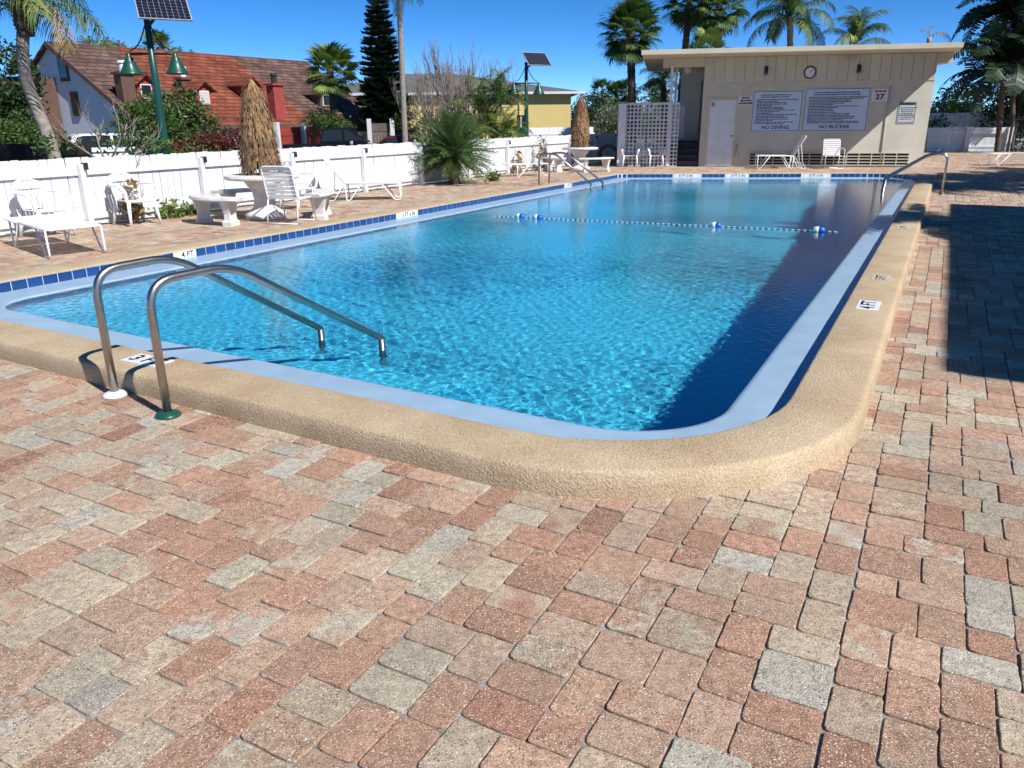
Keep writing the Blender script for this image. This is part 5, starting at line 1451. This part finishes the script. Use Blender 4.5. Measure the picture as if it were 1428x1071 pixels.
std_palm('low sabal palm head just above the left roof edge of the clubhouse', 985, 70, 37, [('fany', .7, 0), ('fan', .3, 0)], 16, .8, 75, 0, 74)
std_palm('large coconut palm with broad fronds behind the middle of the clubhouse', 1102, 22, 39, [('coco', .8, 0), ('cocoy', .2, 0)], 24, .9, 70, -52, 75, BARK, .15, name='coconut_palm')
std_palm('smaller coconut palm behind the clubhouse right of the large one', 1192, 62, 38, [('coco', .5, 0), ('cocoy', .5, 0)], 14, .72, 75, -15, 76, BARK, .13, name='coconut_palm')
std_palm('feather palm behind the porch of the clubhouse', 925, 112, 37, [('coco', .7, 0), ('queeny', .3, 0)], 18, .6, 70, -40, 77, BARKD, .14, name='feather_palm')
# dying palm above the roof
b0 = gpt(1296, 40); t_ = sight(1296, 52, 40)-b0
o_ = thing('dying_palm', 'dying palm with one curved dry frond above the right end of the clubhouse roof', 'palm tree', b0)
link('trunk', trunk_mesh([(0, 0, 0), tuple(t_*.5), tuple(t_)], [.14, .12, .10], TWIG, 20, 8, .05), o_)
for az_, el_, s_ in ((0, 20, .55), (160, 60, .3), (60, 75, .35)):
    e = link('frond', fronds('dryq')[0 if az_ else 1], o_); e.matrix_local = Matrix.Translation(t_) @ Matrix.Rotation(rad(az_), 4, 'Z') @ Matrix.Rotation(-rad(el_-20), 4, 'Y') @ Matrix.Scale(s_, 4)
# distant greenery
for i, (px_, Y, py_, w_, lab, m_) in enumerate([(838, 70, 140, 2.6, 'distant rounded tree just right of the yellow building', LEAFBD), (852, 64, 152, 2.0, 'pale grey green distant tree behind the small parasol', LEAFGREY), (820, 75, 135, 2.2, 'distant dark tree touching the yellow building roof end', LEAFB),
                                                (903, 60, 130, 2.6, 'distant green tree behind the block screen', LEAFB), (936, 55, 118, 2.4, 'dense dark tree behind the clubhouse porch posts', LEAFBD), (868, 80, 150, 3.0, 'far hazy green tree left of the sabal trunk', LEAFB),
                                                (1345, 46, 128, 2.2, 'yellow green leafy tree behind the white right fence', LEAFB), (1322, 50, 138, 1.7, 'dark shrubby tree beside the right clubhouse corner', LEAFBD), (1418, 44, 138, 2.0, 'dark tree behind the black gate at the right edge', LEAFBD)]):
    z_ = zz(px_, py_, Y)-ZG
    broad_tree('broadleaf_tree', lab, gpt(px_, Y), z_*.7, [(0, 0, z_*.85, w_*.6, w_*.6, z_*.25), (-w_*.4, 0, z_*.55, w_*.5, w_*.5, z_*.3), (w_*.4, 0, z_*.6, w_*.5, w_*.5, z_*.28), (0, 0, z_*.35, w_*.7, w_*.5, z_*.3)], 2600, .22, m_, seed=80+i, ncl=70, clump=.5)
for i, (px_, py_) in enumerate(((840, 126), (859, 131), (872, 127), (915, 126))):
    std_palm(('first', 'second', 'third', 'fourth')[i]+' small distant sabal palm from the yellow building', px_, py_, 72, [('fan', 1, 0)], 22, .9, 80, -50, 90+i)
# one continuous belt of far woods closing the horizon
rn = random.Random(99); blobs = []
for k in range(120):
    a_ = rad(-52+104*k/119); r_ = rn.uniform(95, 125); blobs.append((r_*math.sin(a_), r_*math.cos(a_), rn.uniform(.2, 1.6), rn.uniform(3, 5.5), 2.5, rn.uniform(2.0, 3.4)))
wm = leaf_cloud(rn, LEAFBD, blobs, 26000, .75, 1.3, .5, 1500)
tag(link('far_woods', wm), 'far belt of dark green woods closing the horizon', None, None, 'stuff')

# ------------------------------------------------------------------ right side: white fences, gate, shade trees, neighbouring building
pa_, pb_ = sight(1292, 211, 36), sight(1404, 211, 34.5)
def gz(px, py): 
    d = (_x*(px-714) - _y*(py-535.5) + _f*FPX); t = -1.6/d.z; return Vector((d.x*t, d.y*t, 0))
pa_, pb_ = gz(1288, 211), gz(1402, 211)
o = board_wall('white_fence', 'white board fence panel right of the clubhouse dappled by shade', pa_, pb_, zz(1345, 177, pa_.y)-.02, WHITEPAINT, .30, 3, z0=0.0, ph=0)
m_ = MB(); m_.beam((0, -.08, .92), (pb_.x-pa_.x, pb_.y-pa_.y-.08, .92), .05, .16); m_.build('cap_rail', WHITEPAINT, o)
pc_, pd_ = gpt(1290, 46, 0), gpt(1440, 44, 0)
board_wall('white_fence', 'taller white board fence behind the dappled right fence panel', pc_, pd_, zz(1360, 157, 45), WHITEPAINT, .28, z0=0.0)
g0 = gz(1406, 212); gate = thing('iron_gate', 'black iron gate with vertical bars at the right edge', 'gate', g0)
for k in range(13): MB().tube([(k*.11, -.06*k*.3, .06), (k*.11, -.06*k*.3, 1.62)], .011, 6).build('bar', BLACKIRON, gate)
for z in (.12, 1.5): MB().beam((-.02, 0, z), (1.36, -.23, z), .03, .04).build('rail', BLACKIRON, gate)
MB().box((-.06, 0, .85), (.07, .07, 1.7)).build('post', BLACKIRON, gate)
# tropical tree at the right edge with huge drooping leaves, its shade put into their dark colour
def paddle_mesh(rn, m, L=2.2, Wd=.75):
    b = MB(); n_ = 16; prev = None; x = z = 0
    pts = []
    for i in range(n_+1):
        t = i/n_; e = rad(48)-rad(120)*t**1.2; pts.append((x, z, e)); x += L/n_*math.cos(e); z += L/n_*math.sin(e)
    b.tube([(p[0], 0, p[1]) for p in pts], [.03*(1-.9*i/n_)+.003 for i in range(n_+1)], 4)
    for i in range(2, n_):
        t = i/n_; w = Wd*.5*math.sin(min(1, (t-.1)*1.12)*math.pi)**.6 if t < .99 else .02
        for s in (-1, 1):
            for h_ in (0, .5):
                p = pts[i]; q = pts[min(n_, i+1)]; a_ = h_; c_ = h_+.42
                x0, z0 = p[0]+(q[0]-p[0])*a_, p[1]+(q[1]-p[1])*a_; x1, z1 = p[0]+(q[0]-p[0])*c_, p[1]+(q[1]-p[1])*c_
                ww = w*rn.uniform(.85, 1.05); dz = -ww*rn.uniform(.2, .5); fx = .25*ww
                b.add([(x0, 0, z0), (x1, 0, z1), (x1+fx, s*ww, z1+dz), (x0+fx, s*ww, z0+dz)], [(0, 1, 2, 3)])
    return b.mesh('leaf', m)
rn = random.Random(120); pm = [paddle_mesh(rn, LEAFDARK) for _ in range(3)]
def paddle_tree(label, base, top, n, scale, seed):
    rn = random.Random(seed); o = thing('traveller_palm', label, 'palm tree', base)
    link('trunk', trunk_mesh([(0, 0, 0), tuple(top*.5), tuple(top)], [.13, .11, .12], BARKD, 24, 10, .06, rn), o)
    for k in range(n):
        f = k/n; e = link('leaf', pm[rn.randrange(3)], o)
        e.matrix_local = Matrix.Translation(top-Vector((0, 0, rn.uniform(0, .9)))) @ Matrix.Rotation(k*GOLD, 4, 'Z') @ Matrix.Rotation(-rad(48-85*f), 4, 'Y') @ Matrix.Rotation(rn.uniform(-.4, .4), 4, 'X') @ Matrix.Scale(scale*rn.uniform(.8, 1.15), 4)
b0 = gpt(1398, 39, 0); paddle_tree('tropical tree with huge drooping leaves coloured dark for shade at the right edge', b0, sight(1402, 88, 39)-b0, 34, 1.45, 121)
b0 = gpt(1418, 40, 0); paddle_tree('taller tropical tree with huge leaves coloured dark for shade in the top right corner', b0, sight(1416, 10, 40)-b0, 40, 1.5, 122)
broad_tree('broadleaf_tree', 'dense very dark tree mass filling the top right corner', gpt(1416, 43, 0), 4.5, [(0, 0, 6.2, 1.5, 1.5, 1.8), (-.9, 0, 4.6, 1.5, 1.4, 1.3), (.6, 0, 3.3, 1.9, 1.5, 1.2), (1.2, 0, 5.2, 1.5, 1.5, 1.8), (-.5, 0, 7.6, 1.2, 1.2, .9)], 9000, .26, LEAFDARK, seed=125, ncl=170, clump=.45)
# palms standing right of the picture whose shade falls on the far deck
for i, (x_, y_, h_, s_) in enumerate(((15.6, 15.4, 5.4, 1.05), (17.6, 17.6, 5.8, 1.1), (19.8, 18.2, 5.6, 1.1), (10.2, 9.0, 4.3, .8), (21.5, 21.0, 5.2, 1.0))):
    palm('coconut_palm', ('coconut palm right of the frame that shades the far coping', 'coconut palm right of the frame that shades the far deck', 'coconut palm right of the frame beside the deck lounge', 'coconut palm right of the frame nearest the neighbouring building', 'coconut palm right of the frame near the gate')[i],
         Vector((x_, y_, 0)), [(0, 0, 0), (.1, .05, h_*.5), (.0, 0, h_)], [.2, .16, .14], [('coconutd', 1, 0)], 30, rad(70), rad(-50), s_, BARK, 130+i)
# neighbouring building right of the picture; its eave shades the right deck
nb = thing('neighbouring_building', 'cream two storey building right of the pool whose eave shades the pavers', 'building')
def nbox(name, m, a0, a1, b0_, b1_, z0, z1, parent=None):
    c_ = PF((a0+a1)/2, (b0_+b1_)/2, (z0+z1)/2); return MB().box((0, 0, 0), (a1-a0, b1_-b0_, z1-z0)).build(name, m, parent or nb, loc=c_, rz=RZ_A)
ZT = 5.5
nbox('wall', TRIM, 4.7, 15.6, 6.35, 15, 0, ZT); nbox('roof', GREYROOF, 4.15, 16.1, 5.58, 15.6, ZT+.004, ZT+.22)
for k in range(4):
    f = nbox('window', WHITEPAINT, 5.6+2.5*k, 6.9+2.5*k, 6.30, 6.348, 3.2, 4.5); nbox('pane', GLASS, 5.7+2.5*k, 6.8+2.5*k, 6.285, 6.299, 3.3, 4.4, None)
# small dry plants along the fence
def dry_plant(label, loc, h, seed, m=LEAFDRY):
    rn = random.Random(seed); o = thing('dry_plant', label, 'plant', loc); mb_ = MB()
    for k in range(5): branch_mesh(rn, TWIG, (rn.uniform(-.06, .06), rn.uniform(-.06, .06), 0), (rn.gauss(0, .25), rn.gauss(0, .25), 1), h*rn.uniform(.6, 1), .008, 1, .4, .2, (1, 2), 4, mb_)
    link('stems', mb_.mesh('stems', TWIG), o)
    link('leaves', leaf_cloud(rn, m, [(0, 0, h*.35, .14, .14, h*.3), (0, 0, h*.8, .08, .08, h*.15)], 160, .12, .12, .2, 14), o)
dry_plant('brown dry plant behind the resin chair at the fence', PF(8.75, -12.05), .7, 1)
dry_plant('low dry plant with a yellow leaf right of the resin chair', PF(9.5, -12.1), .3, 2, LEAFY)
dry_plant('small green plant at the foot of the fence beside the concrete bench', PF(10.0, -12.15), .18, 3, LEAFB)
dry_plant('tall dry plant against the fence left of the small parasol', PF(24.3, -12.0), 1.15, 4)
dry_plant('short dry plant behind the small flat lounge', PF(22.9, -12.1), .75, 5)
dry_plant('yellow rosette plant at the base of the bushy palm', PF(19.6, -11.2), .25, 6, LEAFY)
o = thing('dead_vine', 'dead twig vine climbing over the fence top near the resin chairs', 'vine', PF(9.05, FB+.03, .45))
mb_ = MB(); rn = random.Random(3); branch_mesh(rn, TWIG, (0, 0, 0), (.0, 0, 1), .7, .008, 2, .35, .3, (2, 3), 4, mb_); link('stem', mb_.mesh('stem', TWIG), o)
